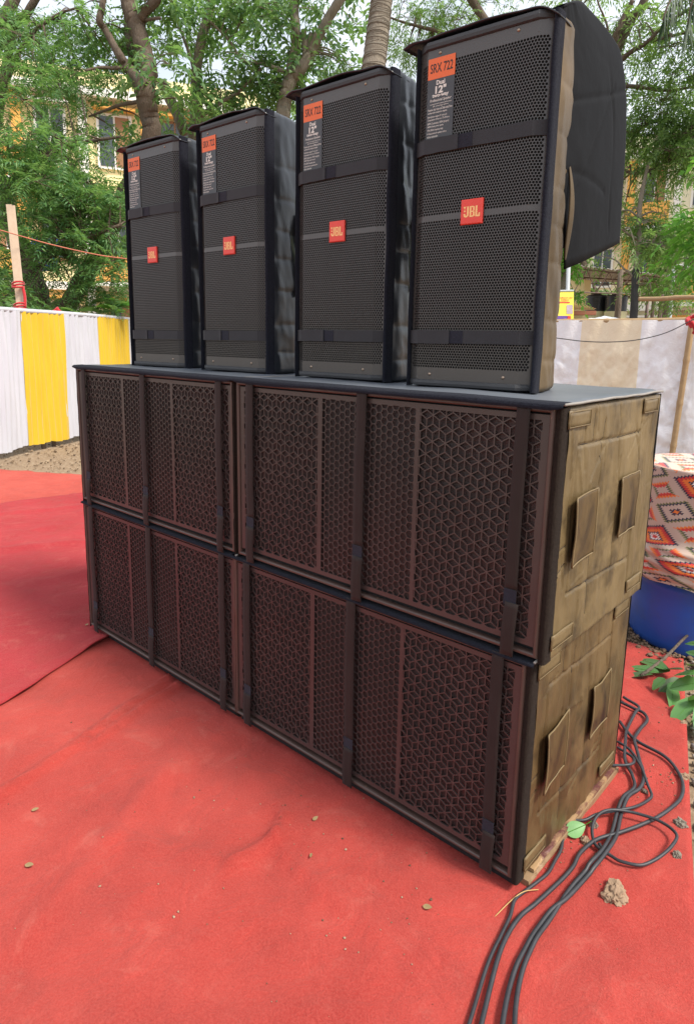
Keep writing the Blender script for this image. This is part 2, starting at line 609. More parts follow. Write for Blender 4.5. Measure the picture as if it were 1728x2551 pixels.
    t.set(c, 0.95)
    t.bump(t.noise(v, 9, 6), 0.9, 0.03)
    M['bark'] = t.m
    t = NT('bark_grey')
    v = t.coord('Object', (5, 5, 1.3))
    c = t.mix(t.noise(v, 2.6, 7, 0.7), (0.10, 0.085, 0.065), (0.3, 0.25, 0.19))
    t.set(c, 0.95)
    t.bump(t.noise(v, 9, 6), 0.9, 0.02)
    M['bark_grey'] = t.m
    plain('bark_tarred', (0.03, 0.028, 0.028), 0.8, 0.4, 12, 0.6, 40, 0.01)
    # --- buildings
    plain('wall_yellow', (0.86, 0.74, 0.42), 0.9, 0.12, 0.6)
    plain('wall_cream', (0.86, 0.80, 0.58), 0.9, 0.1, 0.6)
    plain('wall_orange', (0.78, 0.40, 0.10), 0.9, 0.12, 0.6)
    plain('trim_white', (0.8, 0.78, 0.72), 0.8, 0.08, 2)
    plain('window_dark', (0.06, 0.075, 0.08), 0.15, 0.3, 2)
    plain('shutter_brown', (0.3, 0.15, 0.07), 0.7, 0.2, 2)
    plain('steel_brown', (0.12, 0.075, 0.06), 0.6, 0.3, 3)
    plain('steel_grey', (0.38, 0.4, 0.42), 0.5, 0.2, 3)
    plain('roof_sheet', (0.42, 0.40, 0.38), 0.7, 0.2, 0.8)
    plain('roof_tile', (0.62, 0.5, 0.33), 0.85, 0.25, 3)
    plain('fascia_red', (0.32, 0.12, 0.07), 0.8, 0.2, 3)
    plain('tank_black', (0.016, 0.018, 0.022), 0.35, 0.3, 3)
    plain('banner_yellow', (0.85, 0.72, 0.08), 0.5, 0.04)
    plain('banner_red', (0.62, 0.05, 0.04), 0.5, 0.1)
    plain('banner_purple', (0.13, 0.06, 0.3), 0.5, 0.1)
    plain('banner_photo', (0.45, 0.35, 0.4), 0.5, 0.9, 9)
    plain('plaster_olive', (0.55, 0.5, 0.3), 0.9, 0.15, 1)


build_materials()


# ------------------------------------------------------------------ perforated sheets
def clip_rect(poly, x0, x1, z0, z1):
    for axis, lim, sgn in ((0, x0, 1), (0, x1, -1), (1, z0, 1), (1, z1, -1)):
        out = []
        for i in range(len(poly)):
            a, b = poly[i], poly[(i + 1) % len(poly)]
            da, db = sgn * (a[axis] - lim), sgn * (b[axis] - lim)
            if da >= 0:
                out.append(a)
            if (da > 0 and db < 0) or (da < 0 and db > 0):
                k = da / (da - db)
                out.append((a[0] + (b[0] - a[0]) * k, a[1] + (b[1] - a[1]) * k))
        poly = out
        if len(poly) < 3:
            return []
    res = []
    for p in poly:
        if not res or math.hypot(p[0] - res[-1][0], p[1] - res[-1][1]) > 1e-6:
            res.append(p)
    if len(res) > 1 and math.hypot(res[0][0] - res[-1][0], res[0][1] - res[-1][1]) < 1e-6:
        res.pop()
    return res if len(res) >= 3 else []


def area(p):
    return 0.5 * sum(p[i][0] * p[(i + 1) % len(p)][1] - p[(i + 1) % len(p)][0] * p[i][1] for i in range(len(p)))


def inset(poly, w):
    n = len(poly)
    out = []
    for i in range(n):
        a, b, c = poly[i - 1], poly[i], poly[(i + 1) % n]
        d1 = (b[0] - a[0], b[1] - a[1])
        d2 = (c[0] - b[0], c[1] - b[1])
        l1, l2 = math.hypot(*d1), math.hypot(*d2)
        n1 = (-d1[1] / l1, d1[0] / l1)
        n2 = (-d2[1] / l2, d2[0] / l2)
        den = 1 + n1[0] * n2[0] + n1[1] * n2[1]
        if den < 0.15:
            return None
        out.append((b[0] + (n1[0] + n2[0]) * w / den, b[1] + (n1[1] + n2[1]) * w / den))
    if area(out) <= 2e-6:
        return None
    for i in range(n):
        j = (i + 1) % n
        e = (poly[j][0] - poly[i][0]) * (out[j][0] - out[i][0]) + (poly[j][1] - poly[i][1]) * (out[j][1] - out[i][1])
        if e <= 0:
            return None
    return out


def perforate(mb, cells, rect, w, depth, place, whole_only=False, y=0.0):
    """ring of sheet metal round every cell, with the hole's inner walls"""
    for poly in cells:
        a0 = area(poly)
        if a0 < 0:
            poly = poly[::-1]
            a0 = -a0
        c = clip_rect(poly, *rect)
        if not c:
            continue
        inn = None if (whole_only and area(c) < 0.985 * a0) else inset(c, w)
        b = len(mb.v)
        mb.v += [place(x, z, y) for x, z in c]
        n = len(c)
        if inn is None:
            mb.f.append(tuple(range(b, b + n)))
            continue
        mb.v += [place(x, z, y) for x, z in inn]
        mb.v += [place(x, z, y + depth) for x, z in inn]
        for i in range(n):
            j = (i + 1) % n
            mb.f.append((b + i, b + j, b + n + j, b + n + i))
            mb.f.append((b + n + i, b + n + j, b + 2 * n + j, b + 2 * n + i))


def hex_cells(x0, x1, z0, z1, s, pointy):
    out = []
    if pointy:
        dx, dz = s * math.sqrt(3), 1.5 * s
    else:
        dx, dz = 1.5 * s, s * math.sqrt(3)
    for j in range(-1, int((z1 - z0) / dz) + 3):
        for i in range(-1, int((x1 - x0) / dx) + 3):
            if pointy:
                cx, cz = x0 + i * dx + (dx / 2 if j % 2 else 0), z0 + j * dz
            else:
                cx, cz = x0 + i * dx, z0 + j * dz + (dz / 2 if i % 2 else 0)
            a0 = math.pi / 6 if pointy else 0
            out.append([(cx + s * math.cos(a0 + k * math.pi / 3), cz + s * math.sin(a0 + k * math.pi / 3)) for k in range(6)])
    return out


def cube_cells(x0, x1, z0, z1, s):
    """tumbling-block rhombi: top, left and right face of every cube"""
    out = []
    for h in hex_cells(x0, x1, z0, z1, s, True):
        c = (sum(p[0] for p in h) / 6, sum(p[1] for p in h) / 6)
        # h[0]=30deg, h[1]=90, h[2]=150, h[3]=210, h[4]=270, h[5]=330
        out.append([c, h[0], h[1], h[2]])
        out.append([c, h[2], h[3], h[4]])
        out.append([c, h[4], h[5], h[0]])
    return out


def frame_quads(mb, outer, holes, y):
    """flat plate: outer rect minus a row of side by side rect holes (same z range)"""
    x0, x1, z0, z1 = outer
    hz0, hz1 = holes[0][2], holes[0][3]
    def q(a, b, c, d):
        mb.add([(a, y, c), (b, y, c), (b, y, d), (a, y, d)], [(0, 1, 2, 3)])
    q(x0, x1, z0, hz0)
    q(x0, x1, hz1, z1)
    xs = x0
    for h in holes:
        q(xs, h[0], hz0, hz1)
        xs = h[1]
    q(xs, x1, hz0, hz1)


_text_cache = {}


def text_mesh(body, mat, x0, x1, z0, z1, y, bold=0.0, shear=0.0):
    """lettering fitted into a box, as a thin mesh facing -y"""
    key = (body, mat, x0, x1, z0, z1, y)
    if key in _text_cache:
        return _text_cache[key]
    cu = bpy.data.curves.new('lettering', 'FONT')
    cu.body = body
    cu.size = 1.0
    cu.offset = bold
    cu.shear = shear
    cu.resolution_u = 3
    cu.fill_mode = 'FRONT'
    tmp = bpy.data.objects.new('lettering_tmp', cu)
    COL.objects.link(tmp)
    dg = bpy.context.evaluated_depsgraph_get()
    me = bpy.data.meshes.new_from_object(tmp.evaluated_get(dg))
    bpy.data.objects.remove(tmp)
    co = np.zeros(len(me.vertices) * 3)
    me.vertices.foreach_get('co', co)
    co = co.reshape(-1, 3)
    lo, hi = co.min(0), co.max(0)
    n = np.zeros_like(co)
    n[:, 0] = x0 + (co[:, 0] - lo[0]) / (hi[0] - lo[0]) * (x1 - x0)
    n[:, 1] = y
    n[:, 2] = z0 + (co[:, 1] - lo[1]) / (hi[1] - lo[1]) * (z1 - z0)
    me.vertices.foreach_set('co', n.ravel())
    me.materials.clear()
    me.materials.append(M[mat])
    me.update()
    _text_cache[key] = me
    return me
# ------------------------------------------------------------------ subwoofers
SUB_H, SUB_D = 0.612, 0.68
_cache = {}


def cached(key, fn):
    if key not in _cache:
        _cache[key] = fn()
    return _cache[key]


def ring_mesh(x0, x1, z0, z1, prof):
    mb = MB()
    n = len(prof)
    for (cx, cz, sx, sz) in ((x0, z0, 1, 1), (x1, z0, -1, 1), (x1, z1, -1, -1), (x0, z1, 1, -1)):
        for (t, y) in prof:
            mb.v.append((cx + sx * t, y, cz + sz * t))
    for c in range(4):
        d = (c + 1) % 4
        for i in range(n - 1):
            mb.f.append((c * n + i, c * n + i + 1, d * n + i + 1, d * n + i))
    return mb


def sub_plate():
    mb = MB()
    O = [(0.041, 0.387, 0.048, 0.582), (0.402, 0.744, 0.048, 0.582), (0.754, 1.096, 0.048, 0.582)]
    frame_quads(mb, (0.024, 1.111, 0.036, 0.594), O, 0.006)
    place = lambda x, z, y: (x, y, z)
    for k, o in enumerate(O):
        if k == 1:
            perforate(mb, hex_cells(o[0] + 0.006, o[1], o[2], o[3], 0.0128, False), o, 0.00125, 0.005, place, y=0.006)
        else:
            perforate(mb, cube_cells(o[0] + 0.004, o[1], o[2] - 0.006, o[3], 0.0228), o, 0.00145, 0.005, place, y=0.006)
    # edge of the plate
    mb.add(*(lambda r: (r.v, r.f))(ring_mesh(0.024, 1.111, 0.036, 0.594, [(0, 0.006), (0, 0.016)])))
    return mb.mesh('grille', M['grille_paint'])


def groove(y, z, segs, depth, sig):
    h = 0.0
    for (y0, z0, y1, z1, k) in segs:
        dy, dz = y1 - y0, z1 - z0
        L = dy * dy + dz * dz + 1e-9
        t = min(1, max(0, ((y - y0) * dy + (z - z0) * dz) / L))
        d = math.hypot(y - y0 - t * dy, z - z0 - t * dz)
        if d < 4 * sig:
            h -= k * depth * math.exp(-(d / sig) ** 2)
    return h


SIDE_SEAMS = {}


def sub_side_mesh(seed, X):
    r = random.Random(seed)
    segs = [(0.10, 0.517, 0.53, 0.512, 1), (0.10, 0.152, 0.525, 0.145, 1), (0.10, 0.517, 0.10, 0.152, 0.9), (0.53, 0.6, 0.528, 0.07, 1),
            (0.25, 0.517, 0.247, 0.40, 0.8), (0.385, 0.46, 0.385, 0.15, 0.8), (0.19, 0.59, 0.192, 0.517, 0.6), (0.257, 0.57, 0.255, 0.517, 0.6),
            (0.35, 0.6, 0.357, 0.55, 0.6), (0.236, 0.22, 0.235, 0.06, 0.5), (0.02, 0.27, 0.08, 0.28, 0.5), (0.02, 0.21, 0.08, 0.235, 0.6)]
    n_seam = len(segs)
    for _ in range(30):
        y0, z0 = r.uniform(0.06, 0.62), r.uniform(0.05, 0.56)
        L, a = r.uniform(0.05, 0.14), (r.gauss(math.pi / 2, 0.2) if r.random() < 0.75 else r.gauss(0.35, 0.25))
        segs.append((y0, z0, y0 + L * math.cos(a), z0 + L * math.sin(a), r.choice((1, 1, -0.8)) * r.uniform(0.25, 0.8)))
    mb = MB()

    def f(u, v):
        y, z = 0.038 + u * (SUB_D - 0.038), 0.004 + v * (SUB_H - 0.004)
        e = min(1, min(z, SUB_H - z, SUB_D - y) / 0.012)
        x = X - 0.006 * (1 - e) ** 2 + 0.004 * fbm(y * 6 + seed, z * 5, seed, 2) + 0.003 * fbm(y * 24, z * 6, seed * 2.0, 3)
        x += groove(y, z, segs, 0.006, 0.0034)
        return (x, y, z)
    SIDE_SEAMS[seed] = (segs[:n_seam], f)
    mb.grid(150 if X > 1.13 else 20, 140 if X > 1.13 else 18, f)
    return mb.mesh('cover_side', M['cover_grimy_shaded' if seed == 3 else 'cover_dusty'], True)


def rect_piping(mb, y0, y1, z0, z1, X, r=0.0016):
    for a, b in (((y0, z0), (y1, z0)), ((y1, z0), (y1, z1)), ((y1, z1), (y0, z1)), ((y0, z1), (y0, z0))):
        mb.tube([(X, a[0], a[1]), (X, b[0], b[1])], r, 5)


def make_sub(name, loc, seed, right, top, label):
    root = empty(name, loc)
    tag(root, label, 'subwoofer', 'stacked subwoofer cabinets under the towers')
    XR = 1.142 if right else 1.117
    H = SUB_H
    body = cached(('sbody', right, top), lambda: MB().box(0.006, XR - 0.012, 0.02, SUB_D - 0.01, 0.006, H - 0.004).box(0.012, XR - 0.02, 0.024, SUB_D - 0.02, -0.022 if not top else 0.002, 0.004).mesh('cabinet', M['inner_black']))  # second box: black skirt added under the lower cabinets to darken the floor gap
    link('cabinet', body, root)
    fr = cached(('sframe', right), lambda: ring_mesh(0.009, 1.124 if right else 1.113, 0.01, 0.611, [(0, 0.022), (0, 0.007), (0.0015, 0.0025), (0.004, 0.0), (0.0085, 0.0), (0.0115, 0.003), (0.0125, 0.008), (0.0125, 0.021)]).mesh('front_frame', M['worn_frame']))
    o = link('front_frame', fr, root)
    plate = cached('splate', sub_plate)
    g = link('grille', plate, root)
    if not right:
        g.scale = (0.992, 1, 1)
    fm = cached('sfine', lambda: MB().add([(0.03, 0.0145, 0.04), (1.1, 0.0145, 0.04), (1.1, 0.0145, 0.59), (0.03, 0.0145, 0.59)], [(0, 1, 2, 3)]).mesh('mesh_backing', M['fine_mesh']))
    link('mesh_backing', fm, g)
    # straps: long webbing from above, loop patch, short tail below
    rr = random.Random(seed)
    for k, (a, b) in enumerate(((0.066, 0.102), (0.547, 0.583), (1.035, 1.068))):
        if not right:
            a, b = a * 0.992, b * 0.992
        zv = 0.155 + rr.uniform(-0.012, 0.012)
        lean = rr.uniform(-0.004, 0.004)

        def f(u, v, a=a, b=b, zv=zv, lean=lean, k=k):
            z = zv + v * (H + 0.004 - zv)
            return (a + u * (b - a) + lean * (1 - v), -0.0045 - 0.003 * math.sin(v * math.pi) - 0.0015 * nz(v * 6, k, seed), z)
        s = solid(MB().grid(3, 24, f).build('strap', M['strap_black'], root, True), 0.0018)
        off = (0.0, 0.003, 0.006)[k] * rr.uniform(0.6, 1.3)

        def f2(u, v, a=a, b=b, zv=zv, lean=lean, k=k, off=off):
            z = 0.0 + v * (zv - 0.028)
            w = (b - a) * 1.06
            return (a + lean + off * v + u * w, -0.008 - 0.004 * math.sin(v * math.pi), z)
        tl = solid(MB().grid(3, 10, f2).build('strap_tail', M['strap_black'], s, True), 0.002)

        def f3(u, v, a=a, b=b, zv=zv, lean=lean):
            return (a + lean + u * (b - a), -0.0062, zv - 0.036 + v * 0.04)
        solid(MB().grid(2, 2, f3).build('velcro_patch', M['velcro'], s), 0.0016)
    # dark nap trim round the front edges of the cover
    for X, sgn in ((XR, 1), (0.0, -1)):
        prof = [(1.1245 if right else 1.1135, 0.006), (XR - 0.006, 0.001), (XR - 0.001, 0.006), (XR + 0.0005, 0.014), (XR, 0.04)]
        if sgn < 0:
            prof = [(0.0085, 0.006), (0.005, 0.001), (0.001, 0.006), (0.0, 0.014), (0.0, 0.04)]

        def f(u, v, prof=prof, sgn=sgn):
            q = u * (len(prof) - 1)
            i = min(int(q), len(prof) - 2)
            t = q - i
            x = prof[i][0] * (1 - t) + prof[i + 1][0] * t
            y = prof[i][1] * (1 - t) + prof[i + 1][1] * t
            z = v * H
            return (x + sgn * 0.0015 * nz(z * 18, seed, u * 2), y + 0.0015 * nz(z * 22, seed + 3, u), z)
        MB().grid(8, 60, f, flip=sgn < 0).build('nap_trim', M['velvet_brown'], root, True)
    # sides
    side = sub_side_mesh(seed, XR)
    link('cover_side', side, root)
    ls = cached('sleft', lambda: MB().add([(0.0, 0.04, 0.0), (0.0, SUB_D, 0.0), (0.0, SUB_D, H), (0.0, 0.04, H)], [(3, 2, 1, 0)]).mesh('cover_side', M['cover_black']))
    link('cover_side', ls, root)
    bk = cached(('sback', right), lambda: MB().add([(0.0, SUB_D, 0.0), (XR, SUB_D, 0.0), (XR, SUB_D, H), (0.0, SUB_D, H)], [(0, 1, 2, 3)]).mesh('cover_back', M['cover_black']))
    link('cover_back', bk, root)
    if right:
        # dark tubes along the quilting seams: stitching plus the creases' shade in colour
        segs, fs = SIDE_SEAMS[seed]
        for (ya, za, yb, zb, kk) in segs:
            line = []
            for i in range(15):
                y, z = ya + (yb - ya) * i / 14 + 0.002 * nz(i * 0.7, ya * 9), za + (zb - za) * i / 14 + 0.002 * nz(i * 0.7, zb * 9, 3)
                p = fs(min(1, max(0, (y - 0.038) / (SUB_D - 0.038))), min(1, max(0, (z - 0.004) / (SUB_H - 0.004))))
                line.append((p[0] + 0.0004, p[1], p[2]))
            MB().tube(line, 0.0017 * min(1, kk + 0.2), 5).build('seam', M['seam_dark'], root, True)
        # stitched patches and open pockets on the side
        for (y0, y1, z0, z1) in ((0.026, 0.149, 0.563, 0.604), (0.525, 0.643, 0.563, 0.605), (0.026, 0.147, 0.03, 0.068), (0.525, 0.64, 0.036, 0.073)):
            p = MB().grid(6, 3, lambda u, v: (XR + 0.0042 + 0.0015 * nz(u * 3, v * 3, seed), y0 + u * (y1 - y0), z0 + v * (z1 - z0) + 0.002 * nz(u * 2, seed))).build('stitched_patch', M['cover_dusty'], root, True)
            solid(p, 0.003)
            mb = MB()
            rect_piping(mb, y0 + 0.003, y1 - 0.003, z0 + 0.003, z1 - 0.003, XR + 0.0062, 0.0011)
            mb.build('stitching', M['piping_tan'], p)
        for (y0, y1, z0, z1, open_) in ((0.08, 0.236, 0.228, 0.397, 1), (0.39, 0.54, 0.236, 0.4, 0)):
            def pk(u, v, y0=y0, y1=y1, z0=z0, z1=z1, open_=open_):
                sag = (0.012 if open_ else 0.006) * (1 - u) ** 2 + 0.004 * math.sin(math.pi * v) * (1 - u * 0.6)
                if not top:
                    sag *= 1.2
                z = z0 + v * (z1 - z0)
                if not top and v > 0.8:
                    z -= 0.012 * math.sin(math.pi * u) * (v - 0.8) / 0.2
                return (XR + 0.003 + sag + 0.002 * fbm(u * 2.5, v * 2.5, seed + y0 * 9, 2), y0 + u * (y1 - y0), z)
            p = solid(MB().grid(18, 20, pk).build('pocket_flap', M['pocket_leather'], root, True), 0.003)
            mb = MB()
            for e in (((0, 0), (1, 0)), ((0, 1), (1, 1)), ((1, 0), (1, 1)), ((0, 0), (0, 1))):
                mb.tube([np.array(pk(e[0][0] + (e[1][0] - e[0][0]) * t / 12, e[0][1] + (e[1][1] - e[0][1]) * t / 12)) + np.array((0.0015, 0, 0)) for t in range(13)], 0.0022, 5)
            mb.build('pocket_piping', M['piping_tan'], p, True)
    # top: sheet + nap roll over the front edge
    zt = H + 0.004
    x0, x1 = -0.004, XR + 0.004

    def roll(u, v):
        x = x0 + u * (x1 - x0)
        lift = 0.005 * fbm(x * 3, seed, 0, 2)
        ends = min(1, min(u, 1 - u) / 0.02)
        drop = (0.009 + 0.006 * fbm(x * 4.0, seed + 7, 0, 2)) * (0.4 + 0.6 * ends)
        prof = [(-0.009, zt - drop), (-0.0105, zt - drop * 0.4), (-0.008, zt + 0.003), (0.0, zt + 0.007), (0.035, zt + 0.008)]
        if not top:
            prof = [(-0.002, zt - 0.006 - 0.6 * drop), (-0.007, zt - 0.007), (-0.006, zt - 0.002), (0.0, zt + 0.001), (0.035, zt + 0.001)]
        q = v * (len(prof) - 1)
        i = min(int(q), len(prof) - 2)
        t = q - i
        return (x, prof[i][0] * (1 - t) + prof[i + 1][0] * t + 0.001 * nz(x * 40, v), prof[i][1] * (1 - t) + prof[i + 1][1] * t + (lift * 0.4 if top else 0))
    link('top_nap_roll', MB().grid(80, 12, roll).mesh('top_nap_roll', M['velvet'], True), root)
    if top:
        def sheet(u, v):
            x, y = x0 + u * (x1 - x0), 0.034 + v * (SUB_D - 0.03)
            e = min(1, min(u * 1.1, (1 - u) * 1.1, 1.0 - v) / 0.02)
            lift = 0.4 * 0.005 * fbm(x * 3, seed, 0, 2)
            return (x, y, zt + 0.008 * e + lift * (1 - v) + 0.0035 * fbm(x * 4 + y * 3, y * 5, seed, 3) * min(1, v * 6))
        link('cover_top', MB().grid(80, 40, sheet).mesh('cover_top', M['cover_top'], True), root)
    else:
        link('cover_top', MB().add([(x0, 0.03, zt), (x1, 0.03, zt), (x1, SUB_D, zt), (x0, SUB_D, zt)], [(0, 1, 2, 3)]).mesh('cover_top', M['cover_black']), root)
    # piping along the right hand top edge
    mb = MB()
    mb.tube([(XR + 0.003, y, zt + 0.0035 + 0.003 * nz(y * 9, seed)) for y in np.linspace(0.0, SUB_D, 30)], 0.0035, 6)
    mb.build('edge_piping', M['piping_grey'], root, True)
    return root


Z_LOW, Z_UP = 0.046, 0.664
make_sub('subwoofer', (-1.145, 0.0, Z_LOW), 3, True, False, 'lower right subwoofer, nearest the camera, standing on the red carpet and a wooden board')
make_sub('subwoofer', (-1.12, 0.0, Z_UP), 9, True, True, 'upper right subwoofer with khaki cover side, carrying the two nearest towers')
make_sub('subwoofer', (-2.245, 0.0, Z_LOW), 14, False, False, 'lower left subwoofer on the carpet, the farther one of the bottom row')
make_sub('subwoofer', (-2.245, 0.0, Z_UP), 21, False, True, 'upper left subwoofer carrying the two farther towers')
Z_TOP = Z_UP + SUB_H + 0.013

# ------------------------------------------------------------------ towers
TW, TH = 0.384, 0.889
CH_X, CH_Y = 0.033, 0.018        # front chamfers
FX0, FX1 = 0.037, 0.339


def bend(x, z, y):
    """unrolled sheet x -> folded front with a chamfer on both sides"""
    k = math.hypot(CH_X, CH_Y)
    if x < FX0:
        d = (FX0 - x) / k
        return (FX0 - d * CH_X, d * CH_Y + y, z)
    if x > FX1:
        d = (x - FX1) / k
        return (FX1 + d * CH_X, d * CH_Y + y, z)
    return (x, y, z)


def tower_grille():
    mb = MB()
    k = math.hypot(CH_X, CH_Y)
    xa, xb = FX0 - k, FX1 + k
    s = 0.008 / math.sqrt(3)

    def band(z0, z1):
        xs = [xa, FX0, FX1, xb]
        for i in range(3):
            mb.add([bend(xs[i], z0, 0), bend(xs[i + 1], z0, 0), bend(xs[i + 1], z1, 0), bend(xs[i], z1, 0)], [(0, 1, 2, 3)])
    for z0, z1 in ((0.018, 0.053), (0.4525, 0.4625), (0.852, 0.882)):
        band(z0, z1)
    mg = 0.007
    for z0, z1 in ((0.053, 0.4525), (0.4625, 0.852)):
        for a, b in ((xa, xa + mg), (xb - mg, xb)):
            mb.add([bend(a, z0, 0), bend(b, z0, 0), bend(b, z1, 0), bend(a, z1, 0)], [(0, 1, 2, 3)])
        ref = FX0 + 0.004
        n0 = int((ref - xa) / 0.008) + 2
        allc = hex_cells(ref - n0 * 0.008, xb, z0 + 0.0047, z1, s, True)
        perforate(mb, allc, (xa + mg, xb - mg, z0, z1), 0.00095, 0.0022, bend, True)
    return mb.mesh('grille', M['tower_grille'])


def prism(pts, z0, z1):
    n = len(pts)
    return MB().add([(x, y, z0) for x, y in pts] + [(x, y, z1) for x, y in pts],
                    [tuple(range(n))[::-1], tuple(range(n, 2 * n))] + [(i, (i + 1) % n, n + (i + 1) % n, n + i) for i in range(n)])


XC = (FX0 + FX1) / 2


def mirror(pts):
    return [(2 * XC - x, y) for x, y in pts]


R_PROF = [(0.3875, 0.036), (0.3865, 0.07), (0.383, 0.105), (0.374, 0.15), (0.355, 0.20), (0.325, 0.245), (0.285, 0.285), (0.24, 0.305), (0.188, 0.31)]


def prof_at(prof, t):
    L = [0]
    for a, b in zip(prof, prof[1:]):
        L.append(L[-1] + math.hypot(b[0] - a[0], b[1] - a[1]))
    d = t * L[-1]
    for i in range(len(prof) - 1):
        if d <= L[i + 1] + 1e-9:
            k = (d - L[i]) / (L[i + 1] - L[i])
            return (prof[i][0] + (prof[i + 1][0] - prof[i][0]) * k, prof[i][1] + (prof[i + 1][1] - prof[i][1]) * k)
    return prof[-1]


def side_mesh(seed, side, mat):
    r = random.Random(seed * 5 + 1)
    seams = [0.0]
    z = 0.0
    for st in (0.075, 0.10, 0.13, 0.10, 0.09, 0.11, 0.10, 0.12, 0.08):
        z += st * r.uniform(0.85, 1.15)
        if z < TH - 0.05:
            seams.append(z)
    seams.append(TH + 0.006)
    slope = [r.uniform(-0.06, 0.10) for _ in seams]
    mb = MB()

    def f(u, v):
        x, y = prof_at(R_PROF, u)
        z = v * (TH + 0.006)
        dn = prof_at(R_PROF, min(1, u + 0.01))
        dp = prof_at(R_PROF, max(0, u - 0.01))
        tx, ty = dn[0] - dp[0], dn[1] - dp[1]
        L = math.hypot(tx, ty)
        nx, ny = -ty / L * -1, -tx / L
        nx, ny = ty / L, -tx / L
        zz = z
        b = 0.0
        for i in range(len(seams) - 1):
            a0 = seams[i] + slope[i] * (u - 0.2) * 0.25 * (0 < i)
            a1 = seams[i + 1] + slope[i + 1] * (u - 0.2) * 0.25 * (i + 2 < len(seams))
            if a0 <= zz <= a1:
                k = (zz - a0) / (a1 - a0)
                b = 0.0035 * (1 - abs(2 * k - 1) ** 6)
        ends = min(1, min(z, TH + 0.006 - z) / 0.012)
        inner = min(1, u / 0.05)
        b = (b * inner + 0.007 * fbm(u * 5, z * 6 + u * 4, seed, 3) * inner) - 0.008 * (1 - ends) ** 2
        px, py = x + nx * b, y + ny * b
        if side < 0:
            px = 2 * XC - px + 0.010 * (1 - u)
        return (px, py, z)
    mb.grid(40, 150, f, flip=side < 0)
    return mb.mesh('cover_side', mat, True)


def trim_mesh(seed, side):
    prof = [(0.3705, 0.017), (0.374, 0.004), (0.3785, -0.001), (0.3845, 0.001), (0.3875, 0.01), (0.3875, 0.037)]
    mb = MB()

    def f(u, v):
        x, y = prof_at(prof, u)
        z = v * (TH + 0.004)
        x += 0.0025 * fbm(z * 6, seed, u, 2)
        y += 0.002 * nz(z * 9, seed + 2, u)
        if side < 0:
            x = 0.0045 - (x - 0.3705) * 0.35
        return (x, y, z)
    mb.grid(16, 90, f, flip=side < 0)
    return mb.mesh('nap_trim', M['velvet'], True)


def pad_bar(z0, z1, y_out):
    """padded bar following the folded front"""
    line = [(0.0035, 0.022), (FX0 - 0.001, -0.002), (FX1 + 0.001, -0.002), (0.3725, 0.022)]
    h = (z1 - z0) / 2
    mb = MB()
    n = 10
    ring = [(math.cos(2 * math.pi * k / n), math.sin(2 * math.pi * k / n)) for k in range(n)]
    for (x, y) in line:
        for (c, s) in ring:
            cc = math.copysign(abs(c) ** 0.6, c)
            ss = math.copysign(abs(s) ** 0.6, s)
            mb.v.append((x, y + 0.008 - y_out * 0.5 + cc * (0.008 + y_out * 0.5), (z0 + z1) / 2 + ss * h))
    for i in range(len(line) - 1):
        for k in range(n):
            k2 = (k + 1) % n
            mb.f.append((i * n + k, i * n + k2, (i + 1) * n + k2, (i + 1) * n + k))
    mb.f.append(tuple(range(n)))
    mb.f.append(tuple((len(line) - 1) * n + k for k in range(n)))
    return mb.mesh('padded_bar', M['pad_black'])


def strap_mesh(z0, z1, seed):
    k = math.hypot(CH_X, CH_Y)
    mb = MB()

    def f(u, v):
        x = FX0 - k - 0.003 + u * (FX1 - FX0 + 2 * k + 0.006)
        p = bend(x, 0, -0.0035 - 0.0012 * math.sin(u * 3.1))
        return (p[0], p[1], z0 + v * (z1 - z0) + 0.0015 * nz(u * 5, seed))
    mb.grid(48, 2, f)
    return mb.mesh('strap', M['tower_strap'], False)


def tail_mesh(z0, z1, seed):
    k = math.hypot(CH_X, CH_Y)
    mb = MB()

    def f(u, v):
        x = FX0 - k - 0.002 + u * (0.14 - FX0 + k + 0.002)
        p = bend(x, 0, -0.007 - 0.003 * (u > 0.9) * (u - 0.9) * 10)
        return (p[0], p[1], z0 + v * (z1 - z0) + 0.002 * nz(u * 4, seed + 5))
    mb.grid(24, 2, f)
    return mb.mesh('strap_tail', M['tower_strap'])


INFO = [('Professional Speaker', 0.047, 0.112, 0.7485, 0.757, 0.25), ('a powered and compact performance', 0.048, 0.112, 0.7425, 0.7465, 0), ('JBL technology delivers', 0.057, 0.103, 0.737, 0.741, 0),
        ('Powered, dual voice-coil Differential Drive', 0.042, 0.115, 0.728, 0.7345, 0), ('woofers with neodymium magnets', 0.042, 0.1, 0.7205, 0.7265, 0), ('Neodymium magnet 4" voice coil', 0.042, 0.1, 0.711, 0.717, 0),
        ('Compression driver on a 75 x50 horn', 0.042, 0.108, 0.7035, 0.7095, 0), ('600W (Continuous), 1200W (program)', 0.042, 0.107, 0.694, 0.7005, 0), ('2400W (Peak) power capacity', 0.042, 0.091, 0.687, 0.6925, 0),
        ('37Hz-20KHz frequency range', 0.042, 0.09, 0.678, 0.684, 0), ('A Great choice for systems with or', 0.042, 0.101, 0.6695, 0.6755, 0), ('without subwoofers', 0.042, 0.075, 0.6625, 0.668, 0)]


